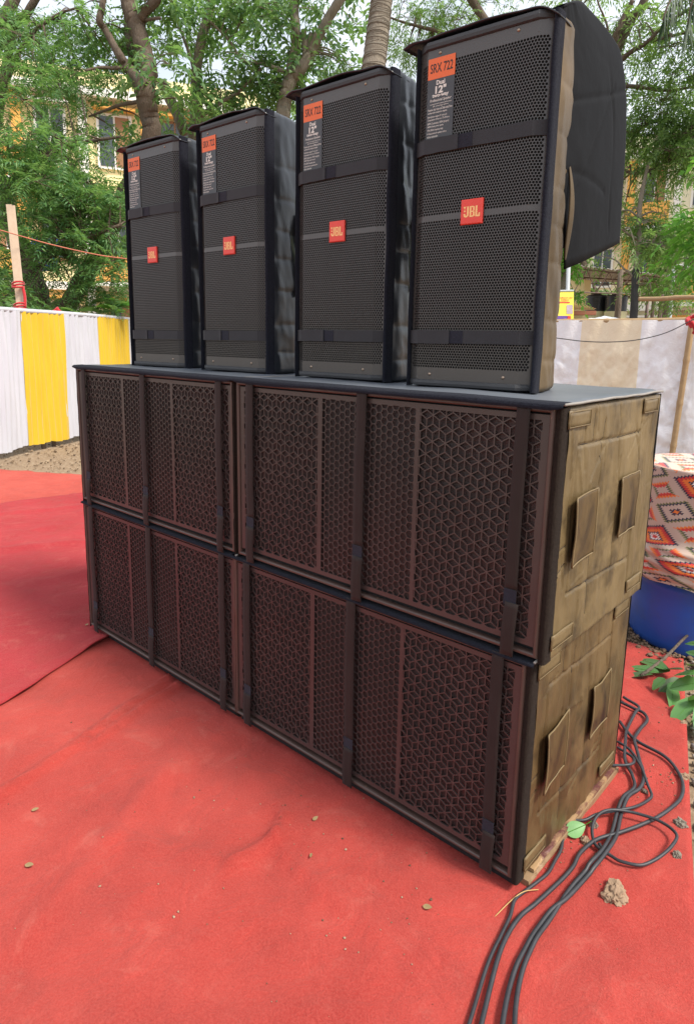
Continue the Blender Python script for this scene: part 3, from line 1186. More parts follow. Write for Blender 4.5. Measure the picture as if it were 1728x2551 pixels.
def badge_letters():
    """gold initials with the exclamation mark, on the red plate (0.063 square)"""
    mb = MB()
    ox, oz, S = 0.157, 0.430, 0.063
    Y = -0.0079

    def poly(pts):
        mb.add([(ox + x * S, Y, oz + z * S) for x, z in pts], [tuple(range(len(pts)))])

    def arcband(cx, cz, r0, r1, a0, a1, n=8, sz=1.0):
        for i in range(n):
            b0, b1 = a0 + (a1 - a0) * i / n, a0 + (a1 - a0) * (i + 1) / n
            poly([(cx + r0 * math.cos(b0), cz + sz * r0 * math.sin(b0)), (cx + r1 * math.cos(b0), cz + sz * r1 * math.sin(b0)), (cx + r1 * math.cos(b1), cz + sz * r1 * math.sin(b1)), (cx + r0 * math.cos(b1), cz + sz * r0 * math.sin(b1))])
    pi = math.pi
    poly([(0.13, 0.71), (0.20, 0.585), (0.26, 0.71)])
    poly([(0.20 + 0.04 * math.cos(k * pi / 5), 0.53 + 0.04 * math.sin(k * pi / 5)) for k in range(10)])
    poly([(0.30, 0.38), (0.385, 0.38), (0.385, 0.71), (0.30, 0.71)])
    arcband(0.265, 0.38, 0.035, 0.12, pi, 2 * pi, 8, 0.85)
    poly([(0.145, 0.38), (0.23, 0.38), (0.23, 0.43), (0.145, 0.43)])
    poly([(0.425, 0.28), (0.505, 0.28), (0.505, 0.71), (0.425, 0.71)])
    for (a, b) in ((0.28, 0.335), (0.475, 0.52), (0.66, 0.71)):
        poly([(0.505, a), (0.575, a), (0.575, b), (0.505, b)])
    poly([(0.575, 0.30), (0.595, 0.28), (0.655, 0.32), (0.655, 0.46), (0.62, 0.5), (0.575, 0.5)])
    poly([(0.575, 0.5), (0.62, 0.5), (0.65, 0.54), (0.65, 0.67), (0.595, 0.71), (0.575, 0.69)])
    poly([(0.69, 0.28), (0.775, 0.28), (0.775, 0.71), (0.69, 0.71)])
    poly([(0.775, 0.28), (0.90, 0.28), (0.90, 0.345), (0.775, 0.345)])
    poly([(0.835, 0.345), (0.90, 0.345), (0.90, 0.43), (0.835, 0.43)])
    return mb.mesh('lettering', M['badge_gold'])


def make_tower(loc, yaw, seed, label, dusty, tab):  # dusty: right side takes the tan of dust plus painted warm light
    root = empty('tower_speaker', loc, yaw)
    tag(root, label, 'loudspeaker', 'tower speakers standing in a row on the subwoofers')
    body = cached('tbody', lambda: prism([(0.006, 0.021), (FX0, 0.0045), (FX1, 0.0045), (0.3695, 0.021), (0.372, 0.10), (0.335, 0.2), (0.26, 0.29), (0.116, 0.29), (0.04, 0.2), (0.004, 0.10)], 0.004, TH - 0.004).mesh('cabinet', M['inner_black']))
    link('cabinet', body, root)
    g = link('grille', cached('tgrille', tower_grille), root)
    for (x, z) in ((0.072, 0.868), (0.288, 0.868), (0.078, 0.036), (0.301, 0.036)):
        sc = cached(('screw', x, z), lambda: MB().lathe([(0.0001, 0), (0.0028, 0.0003), (0.0043, 0.0015), (0.0046, 0.003)], (0, 0, 0), 10).mesh('screw', M['screw_metal'], True))
        o = link('screw', sc, root)
        o.location = (x, -0.0028, z)
        o.rotation_euler = (math.radians(-90), 0, 0)
    # model sticker and information sticker
    st = link('model_sticker', cached('tst', lambda: MB().box(0.0385, 0.1185, -0.0022, -0.0012, 0.806, 0.8565).mesh('model_sticker', M['sticker_orange'])), root)
    link('lettering', text_mesh('SRX 722', 'print_black', 0.0455, 0.1125, 0.8205, 0.8435, -0.0026, 0.012), st)
    inf = link('information_sticker', cached('tinf', lambda: MB().box(0.0385, 0.1185, -0.0021, -0.0011, 0.655, 0.8058).mesh('information_sticker', M['sticker_black'])), root)
    link('lettering', text_mesh('Dual', 'print_white', 0.065, 0.0905, 0.7905, 0.8015, -0.0025, 0.03), inf)
    link('lettering', text_mesh('12"', 'print_white', 0.0625, 0.095, 0.7695, 0.7885, -0.0025, 0.035), inf)
    link('lettering', text_mesh('two-way', 'print_white', 0.0535, 0.103, 0.7585, 0.769, -0.0025, 0.03), inf)
    for (b, x0, x1, z0, z1, sh) in INFO:
        link('lettering', text_mesh(b, 'print_white', x0, x1, z0, z1, -0.0025, 0.006, sh), inf)
    # badge
    def badge():
        mb = MB()
        a, b, c, d = 0.157, 0.220, 0.430, 0.493
        e = 0.0025
        mb.add([(a, -0.001, c), (b, -0.001, c), (b, -0.001, d), (a, -0.001, d), (a, -0.0055, c), (b, -0.0055, c), (b, -0.0055, d), (a, -0.0055, d),
                (a + e, -0.0075, c + e), (b - e, -0.0075, c + e), (b - e, -0.0075, d - e), (a + e, -0.0075, d - e)],
               [(0, 1, 5, 4), (1, 2, 6, 5), (2, 3, 7, 6), (3, 0, 4, 7), (4, 5, 9, 8), (5, 6, 10, 9), (6, 7, 11, 10), (7, 4, 8, 11), (8, 9, 10, 11)])
        return mb.mesh('badge', M['badge_red'])
    bd = link('badge', cached('tbadge', badge), root)
    link('lettering', cached('tbl', badge_letters), bd)
    # straps
    rs = random.Random(seed)
    for i, (z0, z1) in enumerate(((0.622, 0.657), (0.121, 0.156))):
        dz = rs.uniform(-0.004, 0.004)
        z0, z1 = z0 + dz, z1 + dz
        s = solid(link('strap', strap_mesh(z0, z1, seed + i), root), 0.0018)
        solid(link('strap_tail', tail_mesh(z0 - 0.001, z1 + 0.001, seed + i), s), 0.0022)
        vp = (lambda: MB().box(0.139, 0.18, -0.0068, -0.0052, z0 + 0.0005, z1 - 0.0005).mesh('velcro_patch', M['velcro']))()
        link('velcro_patch', vp, s)
    # cover
    link('padded_bar', cached('tpadt', lambda: pad_bar(0.878, 0.899, 0.006)), root)
    link('padded_bar', cached('tpadb', lambda: pad_bar(0.003, 0.021, 0.008)), root)
    for side in (1, -1):
        link('nap_trim', trim_mesh(seed + side, side), root)
        link('cover_side', side_mesh(seed + (0 if side > 0 else 40), side, M['cover_tower_lit_dust'] if (dusty and side > 0) else M['cover_black']), root)

    def top(u, v):
        y = -0.006 + v * 0.318
        half = 0.2 if y < 0.07 else 0.2 - 0.55 * (y - 0.07) ** 1.25
        half = max(half, 0.06)
        x = XC + (2 * u - 1) * half + (0.001 if u > 0.5 else -0.002)
        z = TH + 0.012 + 0.011 * math.sin(math.pi * min(1, u * 1.05)) * (1 - 0.4 * v) + 0.004 * fbm(u * 3, v * 3, seed, 2)
        ed = min(u, 1 - u)
        if u > 0.84:
            z -= 0.026 * ((u - 0.84) / 0.16) ** 2.2
        elif ed < 0.06:
            z -= 0.014 * (1 - ed / 0.06) ** 2
        if v > 0.85:
            z -= 0.03 * ((v - 0.85) / 0.15) ** 2
        if u < 0.12 and v < 0.3:      # loose corner of the cover sticking out on the far side
            k = (1 - u / 0.12) * (1 - v / 0.3)
            x -= (0.028 + 0.012 * nz(seed, 3)) * k
            z += 0.012 * k
        return (x, y, z)
    solid(link('cover_top', MB().grid(40, 24, top).mesh('cover_top', M['cover_black'], True), root), 0.003)
    if tab:
        def tb(u, v):
            x, y = prof_at(R_PROF, 0.30 + u * 0.12)
            z = 0.57 - v * 0.29
            o_ = 0.014 + 0.012 * math.sin(v * 2.4) + 0.004 * fbm(v * 4, u, seed)
            return (x + o_ * 0.95, y + 0.3 * o_, z + 0.012 * u)
        solid(link('pull_tab', MB().grid(5, 20, tb).mesh('pull_tab', M['cover_black'], True), root), 0.003)
    return root


make_tower((-2.065, 0.175, Z_TOP), 0.059, 31, 'leftmost black tower loudspeaker, farthest from the camera', False, False)
make_tower((-1.575, 0.196, Z_TOP), 0.026, 32, 'second black tower loudspeaker from the left, on the upper left subwoofer', False, True)
make_tower((-1.031, 0.193, Z_TOP), 0.032, 33, 'third black tower loudspeaker from the left, in front of the palm trunk', False, True)
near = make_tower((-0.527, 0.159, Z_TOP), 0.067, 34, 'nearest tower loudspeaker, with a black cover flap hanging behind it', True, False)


def rear_flap():
    """the open back panel of the cover: arches back off the top and hangs down like a cape"""
    inv = Matrix.Rotation(-0.067, 4, 'Z') @ Matrix.Translation((0.527, -0.159, -Z_TOP))
    X0 = -0.16
    outer = [PX(u, v, X0) for u, v in ((1400, 12), (1440, 3), (1466, 25), (1509, 74), (1541, 125), (1553, 190), (1558, 258), (1555, 380), (1548, 480), (1541, 605))]
    outer = smooth_curve(outer, 5)
    inner_top, inner_bot = PX(1395, 20, X0), PX(1404, 652, X0)
    n = len(outer) - 1
    mb = MB()

    def wing(u, v):
        q = v * n
        i = min(int(q), n - 1)
        p = outer[i] * (1 - (q - i)) + outer[i + 1] * (q - i)
        k = min(1, max(0, (v - 0.12) / 0.88))
        a = inner_top * (1 - k) + inner_bot * k
        a = a + np.array((0.0, 0.0, -0.02 * (v > 0.99)))
        r = a * (1 - u) + p * u
        r = r + np.array((0.006 * fbm(u * 2.2, v * 3, 5, 3) * (1 - u) + 0.03 * u * (1 - u), 0, 0))
        r[0] += groove(u, v, [(0.0, 0.42, 1.0, 0.62, 1), (0.1, 0.78, 0.8, 0.55, 0.7), (0.75, 0.45, 0.72, 0.95, 0.8), (0.0, 0.66, 0.6, 0.84, 1)], 0.0035, 0.008)
        return tuple(inv @ Vector(r))
    mb.grid(50, 90, wing)

    def back(u, v):
        p = np.array(inv.inverted() @ Vector(wing(1.0, v)))
        p = p + np.array((-0.34 * u, 0.03 * u + 0.02 * math.sin(u * 3.14), 0.015 * math.sin(u * 3.14) - 0.02 * u))
        return tuple(inv @ Vector(p))
    mb.grid(14, 50, back)
    return mb.mesh('rear_flap', M['flap_black'], True)


solid(link('rear_flap', rear_flap(), near), 0.004)


def side_tongue(u, v):
    inv = Matrix.Rotation(-0.067, 4, 'Z') @ Matrix.Translation((0.527, -0.159, -Z_TOP))
    a = PX(1411, 388, -0.165) * (1 - v) + PX(1406, 655, -0.145) * v
    b = PX(1418, 400, -0.16) * (1 - v) + PX(1421, 640, -0.14) * v
    w = math.sin(math.pi * min(1, v * 1.02)) ** 0.5
    c = (a + b) / 2
    p = c + (a + (b - a) * u - c) * w + np.array((0.01 * math.sin(v * 4), 0, 0))
    return tuple(inv @ Vector(p))


solid(MB().grid(4, 20, side_tongue).build('cover_tongue', M['cover_tower_lit_dust'], near, True), 0.004)
# ------------------------------------------------------------------ ground and carpets
def ground_mesh():
    mb = MB()
    xs = [-300, -120, -50, -25] + list(np.linspace(-14, 6, 60)) + [14, 40, 120, 300]
    ys = [-300, -120, -40, -15, -6] + list(np.linspace(-3, 16, 56)) + [24, 45, 120, 300]
    vs_, w = [], len(xs)
    for y in ys:
        for x in xs:
            near_ = -14 < x < 6 and -3 < y < 16
            vs_.append((x, y, -0.012 + (0.012 * fbm(x * 0.9, y * 0.9, 0, 3) - 0.012 if near_ else -0.03)))
    fs_ = [(j * w + i, j * w + i + 1, (j + 1) * w + i + 1, (j + 1) * w + i) for j in range(len(ys) - 1) for i in range(w - 1)]
    return mb.add(vs_, fs_)


g = ground_mesh().build('ground', M['dirt'], None, True)
tag(g, 'bare brown dirt ground with grit', kind='structure')


def fold(x, y, segs):
    """raised creases in the carpet: (x0,y0,x1,y1,height,width)"""
    h = 0.0
    for (x0, y0, x1, y1, a, w) in segs:
        dx, dy = x1 - x0, y1 - y0
        L = dx * dx + dy * dy
        t = ((x - x0) * dx + (y - y0) * dy) / L
        tc = min(1, max(0, t))
        d = math.hypot(x - x0 - tc * dx, y - y0 - tc * dy)
        if d < 4 * w:
            h += a * math.exp(-(d / w) ** 2) * (1 if 0 <= t <= 1 else 0.6)
    return h


def carpet(name, corners, nu, nv, z0, hfun, mat, label, wob=None):
    c = [np.array(p, float) for p in corners]
    mb = MB()

    def f(u, v):
        p = (c[0] * (1 - u) + c[1] * u) * (1 - v) + (c[3] * (1 - u) + c[2] * u) * v
        if wob:
            p = p + wob(u, v)
        return (p[0], p[1], z0 + hfun(p[0], p[1]))
    mb.grid(nu, nv, f)
    o = mb.build(name, mat, None, True)
    solid(o, 0.004, -1)
    tag(o, label, kind='structure')
    return o


NEAR_FOLDS = [(-1.18, -1.25, -1.33, -0.80, 0.007, 0.02), (-1.33, -0.80, -1.44, -0.426, 0.008, 0.018), (-1.44, -0.426, -1.602, 0.024, 0.007, 0.016), (-1.392, -0.43, -1.539, 0.03, 0.006, 0.014),
              (-0.62, -0.45, -0.601, -0.282, 0.006, 0.016), (-0.601, -0.282, -0.66, -0.20, 0.006, 0.013), (-0.601, -0.282, -0.45, -0.33, 0.004, 0.016),
              (-0.95, -0.6, -0.6, -0.4, 0.003, 0.03), (-0.47, -0.316, -0.2, -0.32, 0.003, 0.025), (-0.9, -0.15, -0.66, -0.2, 0.003, 0.03), (-1.1, -0.3, -0.8, -0.9, 0.003, 0.04)]


def h_near(x, y):
    return 0.006 + 0.009 + 0.006 * fbm(x * 1.6, y * 1.6, 3, 2) + 0.0045 * fbm(x * 5 + y * 2, y * 4, 1, 3) - 0.016 * abs(fbm(x * 2.6 - y * 1.3, y * 2.0 + x, 21, 3)) + 3.6 * fold(x, y, NEAR_FOLDS)


# right edge runs along the gravel; left part lies under the second strip
carpet('carpet', [(-2.6, -2.6), (1.18, -2.6), (-0.07, 1.72), (-2.9, 1.62)], 190, 200, 0.006, h_near, M['carpet_near'],
       'orange red felt carpet under the speakers, lower one at the overlap')
LEFT_FOLDS = [(-2.9 - 0.5 * k + 0.2 * math.sin(k * 2.3), -1.2 + 0.3 * k, -2.4 - 0.5 * k, 0.6 + 0.24 * k, 0.006 + 0.005 * ((k * 7) % 3), 0.05 + 0.02 * (k % 2)) for k in range(1, 8)]


def h_left(x, y):
    e = max(0, 1 - abs((x + 1.86) + 0.36 * (y + 0.556)) / 0.10)
    k = 0.008 * math.exp(-((y + 0.06) / 0.07) ** 2) * e
    return 0.014 + 0.010 * fbm(x * 1.4, y * 2.2, 8, 3) + 0.007 * fbm(x * 4, y * 6, 2, 2) - 0.012 * abs(fbm(x * 1.6, y * 3.0, 31, 3)) + fold(x, y, LEFT_FOLDS) + k + 0.004 * (e > 0)


carpet('carpet', [(-5.6, -2.6), (-1.12, -2.6), (-2.36, 0.75), (-4.9, 1.75)], 190, 170, 0.018, h_left, M['carpet_left'],
       'crimson felt carpet strip on the left, laid over the orange red one',
       wob=lambda u, v: np.array((0.012 * math.sin(v * 23) * u ** 8 + 0.05 * fbm(v * 3, u * 3, 4) * (1 - u) ** 3, 0.03 * fbm(u * 4, 7, 0) * v ** 6)))


def h_far(x, y):
    return 0.006 + 0.012 * fbm(x * 1.1, y * 1.7, 18, 3) + 0.006 * fbm(x * 4, y * 5, 12, 2)


carpet('carpet', [(-7.2, -1.8), (-3.2, -1.2), (-4.3, 2.45), (-6.75, 1.2)], 110, 100, 0.004, h_far, M['carpet_far'],
       'pale orange red carpet at the far left, ending in the dirt before the drape',
       wob=lambda u, v: np.array((0, 0.07 * fbm(u * 7, 3, 1, 2) * v ** 4, 0))[:2])


# ------------------------------------------------------------------ grit, stones, litter
def rock_arrays(n, centers, sizes, seed):
    """many small irregular stones as one mesh"""
    r = np.random.default_rng(seed)
    t = (1 + 5 ** 0.5) / 2
    iv = np.array([(-1, t, 0), (1, t, 0), (-1, -t, 0), (1, -t, 0), (0, -1, t), (0, 1, t), (0, -1, -t), (0, 1, -t), (t, 0, -1), (t, 0, 1), (-t, 0, -1), (-t, 0, 1)]) / 1.9
    fi = np.array([(0, 11, 5), (0, 5, 1), (0, 1, 7), (0, 7, 10), (0, 10, 11), (1, 5, 9), (5, 11, 4), (11, 10, 2), (10, 7, 6), (7, 1, 8), (3, 9, 4), (3, 4, 2), (3, 2, 6), (3, 6, 8), (3, 8, 9), (4, 9, 5), (2, 4, 11), (6, 2, 10), (8, 6, 7), (9, 8, 1)])
    V = iv[None] * (1 + r.uniform(-0.35, 0.35, (n, 12, 1)))
    V = V * r.uniform(0.6, 1.2, (n, 1, 3)) * np.array((1, 1, 0.65))
    V = V * sizes[:, None, None] + centers[:, None, :]
    F = fi[None] + (np.arange(n) * 12)[:, None, None]
    return V.reshape(-1, 3), F.reshape(-1, 3)


def np_mesh(name, V, F, mat, smooth=False):
    me = bpy.data.meshes.new(name)
    me.vertices.add(len(V))
    me.vertices.foreach_set('co', np.ascontiguousarray(V, dtype=np.float32).ravel())
    k = F.shape[1]
    me.loops.add(F.size)
    me.loops.foreach_set('vertex_index', np.ascontiguousarray(F, dtype=np.int32).ravel())
    me.polygons.add(len(F))
    me.polygons.foreach_set('loop_start', np.arange(0, F.size, k, dtype=np.int32))
    me.materials.append(mat)
    me.update(calc_edges=True)
    if smooth:
        me.polygons.foreach_set('use_smooth', [True] * len(F))
    return me


def edge_x(y):
    return 0.352 + (y - 0.262) * (0.046 - 0.352) / (1.329 - 0.262)


n = 5200
cy = nrg.uniform(-0.4, 2.3, n)
cx = edge_x(cy) + 0.02 + np.abs(nrg.normal(0, 0.32, n))
sz = np.clip(nrg.lognormal(-5.15, 0.5, n), 0.002, 0.022)
V, F = rock_arrays(n, np.stack([cx, cy, sz * 0.25 - 0.012], 1), sz, 1)
o = link('gravel', np_mesh('gravel', V, F, M['gravel_stone']))
tag(o, 'grey brown gravel beside the right hand carpet edge', kind='stuff')
n = 2600
cx = nrg.uniform(-9.0, -4.4, n)
cy = nrg.uniform(0.9, 4.2, n)
sz = np.clip(nrg.lognormal(-4.7, 0.45, n), 0.003, 0.03)
V, F = rock_arrays(n, np.stack([cx, cy, sz * 0.2 - 0.012], 1), sz, 2)
o = link('grit', np_mesh('grit', V, F, M['brown_grit']))
tag(o, 'scattered grit and small stones in front of the left drape', kind='stuff')
# soil crumbs on the carpet and wood chips round the drum
n = 420
cl = np.array([(0.12, 0.72, 0.05), (0.15, 0.78, 0.05), (0.03, 0.25, 0.06), (-0.62, -0.2, 0.25), (-0.3, -0.25, 0.2), (0.05, 1.1, 0.1), (-1.1, -0.5, 0.4)])
pick = nrg.integers(0, len(cl), n)
cxy = cl[pick, :2] + nrg.normal(0, 1, (n, 2)) * cl[pick, 2:3]
sz = np.clip(nrg.lognormal(-6.5, 0.45, n), 0.0008, 0.005)
cz = np.array([0.008 + h_near(a, b) for a, b in cxy])
V, F = rock_arrays(n, np.stack([cxy[:, 0], cxy[:, 1], cz], 1), sz, 3)
o = link('soil_crumbs', np_mesh('soil_crumbs', V, F, M['brown_grit']))
tag(o, 'tiny soil crumbs spilled over the red carpet', kind='stuff')
n = 900
an = nrg.uniform(0, 6.28, n)
rad = 0.31 + np.abs(nrg.normal(0, 0.06, n))
sz = np.clip(nrg.lognormal(-4.7, 0.4, n), 0.003, 0.02)
V, F = rock_arrays(n, np.stack([-0.10 + rad * np.cos(an), 2.05 + rad * np.sin(an), 0.004 + nrg.uniform(0, 0.02, n)], 1), sz, 4)
t = plain('wood_chip', (0.16, 0.1, 0.06), 0.9, 0.4, 40)
o = link('soil_mound', np_mesh('soil_mound', V, F, M['wood_chip']))
tag(o, 'brown crumbly soil heaped round the foot of the blue drum', kind='stuff')


def rock(name, c, size, seed, mat, label):
    bm = bmesh.new()
    bmesh.ops.create_icosphere(bm, subdivisions=4, radius=1.0)
    for v in bm.verts:
        d = v.co.normalized()
        k = 1 + 0.35 * fbm(d.x * 1.3 + seed, d.y * 1.3, d.z * 1.3, 3) + 0.4 * abs(nz(d.x * 2.6, d.y * 2.6 + seed, d.z * 2.6)) - 0.3 * abs(nz(d.x * 5, d.y * 5 + seed, d.z * 5)) + 0.08 * nz(d.x * 11, d.y * 11, d.z * 11 + seed)
        v.co = Vector((d.x * size[0], d.y * size[1], d.z * size[2])) * k
        v.co.z = max(v.co.z, -size[2] * 0.55)
    me = bpy.data.meshes.new(name)
    bm.to_mesh(me)
    bm.free()
    me.materials.append(mat)
    o = link(name, me)
    o.location = (c[0], c[1], 0.012 + size[2] * 0.5)
    o.rotation_euler = (0, 0, seed * 1.7)
    return tag(o, label, 'stone', 'stones lying on the carpet by the cables')


rock('stone', (0.184, 0.177), (0.036, 0.026, 0.02), 1, M['rock_tan'], 'largest pale tan stone on the carpet in front of the cable loop')
rock('stone', (0.235, 0.568), (0.018, 0.016, 0.016), 2, M['rock_grey'], 'dark mossy stone near the carpet edge, level with the cable loop')
rock('stone', (0.262, 0.43), (0.012, 0.012, 0.013), 3, M['rock_grey'], 'small grey stone touching the outside of the cable loop')
rock('stone', (0.046, 0.383), (0.011, 0.009, 0.017), 4, M['rock_grey'], 'upright grey stone chip next to the fallen green leaf')
rock('stone', (0.054, 0.307), (0.017, 0.013, 0.012), 5, M['rock_tan'], 'brown lump of soil just below the fallen green leaf')
rock('stone', (0.195, 0.323), (0.007, 0.006, 0.006), 6, M['rock_tan'], 'tiny tan pebble inside the cable loop')
rock('stone', (0.178, 0.812), (0.013, 0.018, 0.012), 7, M['rock_tan'], 'brown stone on the carpet edge beside the outer cable bend')
rock('stone', (0.085, 1.15), (0.022, 0.012, 0.01), 8, M['rock_tan'], 'flat tan stone on the carpet edge under the cut branch')
rock('stone', (0.105, 0.655), (0.01, 0.007, 0.006), 9, M['rock_grey'], 'small greyish chip caught under the crossing cables')
rock('stone', (0.2, 0.52), (0.007, 0.006, 0.006), 10, M['rock_tan'], 'tiny brown pebble beyond the cable loop')


def leaf_blade(L, W, bend_, n=8, lobes=0.0, seed=0):
    """one leaf along +x, midrib folded"""
    mb = MB()
    rows = []
    for i in range(n + 1):
        t = i / n
        w = W * math.sin(math.pi * min(1, t ** 0.8 * 0.97 + 0.02)) ** 0.8 * (1 + lobes * math.sin(t * 19 + seed))
        x = L * t
        z = bend_ * L * (t * t)
        rows.append(((x, -w, z + w * 0.25), (x, 0, z), (x, w, z + w * 0.25)))
    vs_ = [p for r in rows for p in r]
    fs_ = []
    for i in range(n):
        for k in range(2):
            fs_.append((i * 3 + k, i * 3 + k + 1, (i + 1) * 3 + k + 1, (i + 1) * 3 + k))
    return mb.add(vs_, fs_)


for (x, y, L, W, rot, lab) in ((-1.216, -0.707, 0.022, 0.006, 0.9, 'curled yellow dry leaf on the near carpet, upper of the left pair'), (-1.015, -0.808, 0.028, 0.007, 0.5, 'brown dry leaf on the near carpet, lower of the left pair'),
                               (-0.571, -0.166, 0.018, 0.006, 1.4, 'small round dry leaf on the carpet halfway along the speakers'), (-0.484, -0.26, 0.022, 0.004, -0.8, 'narrow brown dry leaf in the middle of the near carpet'),
                               (-0.157, -0.192, 0.024, 0.007, 0.3, 'pale dry leaf with a stalk low on the carpet near the cables'), (-2.294, 0.004, 0.02, 0.008, 0.2, 'whitish dry leaf on the crimson carpet by the speaker corner')):
    o = leaf_blade(L, W, 0.25).build('dry_leaf', M['leaf_dry'], None, True)
    o.location = (x, y, 0.008 + (h_near(x, y) if x > -2 else 0.012 + h_left(x, y)) + 0.003)
    o.rotation_euler = (0.2, 0, rot)
    tag(o, lab, 'leaf', 'dry leaves scattered on the carpet')
o = leaf_blade(0.062, 0.022, -0.1, 10).build('green_leaf', M['leaf_green'], None, True)
o.location = (0.004, 0.288, 0.03)
o.rotation_euler = (0.7, -0.35, 0.9)
mb = MB().tube([(0, 0, 0.001), (0.03, 0, 0.0015 - 0.002), (0.06, 0, -0.004), (0.082, 0.002, 0.0)], 0.0011, 5)
mb.build('midrib', M['leaf_bright'], o)
tag(o, 'single fresh green leaf leaning on the board by the subwoofer', 'leaf')
o = MB().tube(smooth_curve([(-0.013, -0.09, 0.016), (0.0, -0.03, 0.03), (0.012, 0.015, 0.032), (0.031, 0.058, 0.02)], 4), 0.0012, 5).build('straw', M['straw'], None, True)
tag(o, 'thin yellow straw lying across the leftmost cable', 'straw')

# painted board under the near subwoofer
bd = empty('wooden_board', (0, 0, 0))
tag(bd, 'chipped dark red wooden board poking out under the nearest subwoofer', 'board')


def chipped(x0, x1, y0, y1, z0, z1, seed):
    mb = MB()

    def f(u, v):
        y = y0 + v * (y1 - y0)
        ch = max(0, 0.012 * math.exp(-((v - 0.12) / 0.1) ** 2) * (0.5 + nz(y * 60, seed)))
        prof = [(x0, z0), (x1 - ch * 0.6, z0), (x1 - 0.001 * nz(y * 30, seed), z0 + 0.4 * (z1 - z0)), (x1 - ch, z1 - ch * 0.5), (x0, z1)]
        q = u * 4
        i = min(int(q), 3)
        t_ = q - i
        return (prof[i][0] * (1 - t_) + prof[i + 1][0] * t_, y, prof[i][1] * (1 - t_) + prof[i + 1][1] * t_)
    mb.grid(8, 60, f, flip=True)
    n0 = len(mb.v)
    mb.f.append(tuple(range(0, 9)))
    mb.f.append(tuple(range(n0 - 9, n0))[::-1])
    return mb


chipped(-0.5, 0.008, 0.05, 0.69, 0.016, 0.034, 2).build('ply_layer', M['plank_wood'], bd)
chipped(-0.5, 0.004, 0.085, 0.68, 0.0345, 0.0445, 5).build('painted_layer', M['board_paint'], bd)
# the other cabinets stand on hidden battens
for i, x in enumerate((-1.9, -1.3, -0.75)):
    o = MB().box(x - 0.05, x + 0.05, 0.12, 0.62, 0.014, 0.0445).build('batten', M['plank_wood'])
    tag(o, ('wooden batten under the far end of the lower left subwoofer', 'wooden batten under the joint of the two lower subwoofers', 'wooden batten under the middle of the lower right subwoofer')[i], 'batten')

# ------------------------------------------------------------------ cables
CABLES = [([(0.25, -1.0), (0.12, -0.5), (0.05, -0.25), (0.03, -0.14), (0.02, -0.075), (0.005, -0.02), (0.012, 0.033), (0.027, 0.112), (0.023, 0.172), (0.017, 0.226), (-0.01, 0.3)], 0.0045, 'leftmost black cable running out under the subwoofer corner'),
          ([(0.3, -1.0), (0.15, -0.5), (0.07, -0.25), (0.043, -0.14), (0.039, -0.058), (0.05, 0.006), (0.063, 0.107), (0.069, 0.18), (0.065, 0.24), (0.078, 0.321), (0.113, 0.389), (0.154, 0.477), (0.188, 0.572), (0.203, 0.667), (0.192, 0.742), (0.161, 0.805), (0.103, 0.857), (-0.006, 0.898), (-0.093, 0.984)], 0.0055, 'black cable swinging out widest towards the carpet edge'),
          ([(0.35, -1.0), (0.2, -0.5), (0.11, -0.25), (0.088, -0.12), (0.087, -0.003), (0.101, 0.069), (0.11, 0.173), (0.118, 0.254), (0.116, 0.362), (0.091, 0.481), (0.08, 0.575), (0.092, 0.641), (0.083, 0.705), (0.035, 0.801), (-0.01, 0.893), (-0.019, 0.978), (-0.018, 1.056), (-0.045, 1.098), (-0.085, 1.107), (-0.147, 1.121)], 0.0058, 'thick black cable with a hairpin bend at its far end'),
          ([(0.4, -1.0), (0.24, -0.5), (0.13, -0.25), (0.1, -0.12), (0.097, 0.0), (0.094, 0.099), (0.10, 0.18), (0.108, 0.276), (0.10, 0.374), (0.080, 0.478), (0.071, 0.558), (0.077, 0.635), (0.055, 0.683), (0.008, 0.748), (-0.03, 0.86), (-0.056, 0.954), (-0.067, 1.066), (-0.074, 1.13), (-0.143, 1.163)], 0.0055, 'grey black cable twisted alongside the hairpin cable'),
          ([(-0.02, 0.34), (0.021, 0.37), (0.044, 0.416), (0.083, 0.473), (0.113, 0.523), (0.129, 0.597), (0.13, 0.636), (0.104, 0.676), (0.061, 0.736), (0.006, 0.802), (-0.045, 0.826)], 0.0045, 'short black cable curving back behind the subwoofer'),
          ([(0.129, 0.288), (0.1, 0.292), (0.077, 0.307), (0.052, 0.355), (0.051, 0.408), (0.071, 0.455), (0.113, 0.491), (0.169, 0.505), (0.216, 0.501), (0.247, 0.473), (0.248, 0.412), (0.229, 0.346), (0.202, 0.3), (0.161, 0.283), (0.135, 0.286), (0.112, 0.291), (0.09, 0.31)], 0.0045, 'black cable lying in a single round loop on the carpet'),
          ([(-0.04, 0.64), (-0.009, 0.657), (0.035, 0.694), (0.041, 0.735), (0.019, 0.777), (-0.036, 0.80)], 0.0045, 'small loop of black cable peeking out at the rear subwoofer corner')]
for i, (pts, r, lab) in enumerate(CABLES):
    c = smooth_curve([(x, y, 0) for x, y in pts], 8)
    c = [np.array((p[0], p[1], 0.009 + h_near(p[0], p[1]) * 0.8 + r + 0.004 + (0.0045 * i if 0.2 < p[1] < 0.9 else 0.002 * i) * (0.6 + 0.4 * math.sin(p[1] * 21 + i)))) for p in c]
    o = MB().tube(c, r, 10).build('audio_cable', M['cable_rubber'], None, True)
    tag(o, lab, 'cable', 'black cables tangled on the carpet beside the subwoofers')

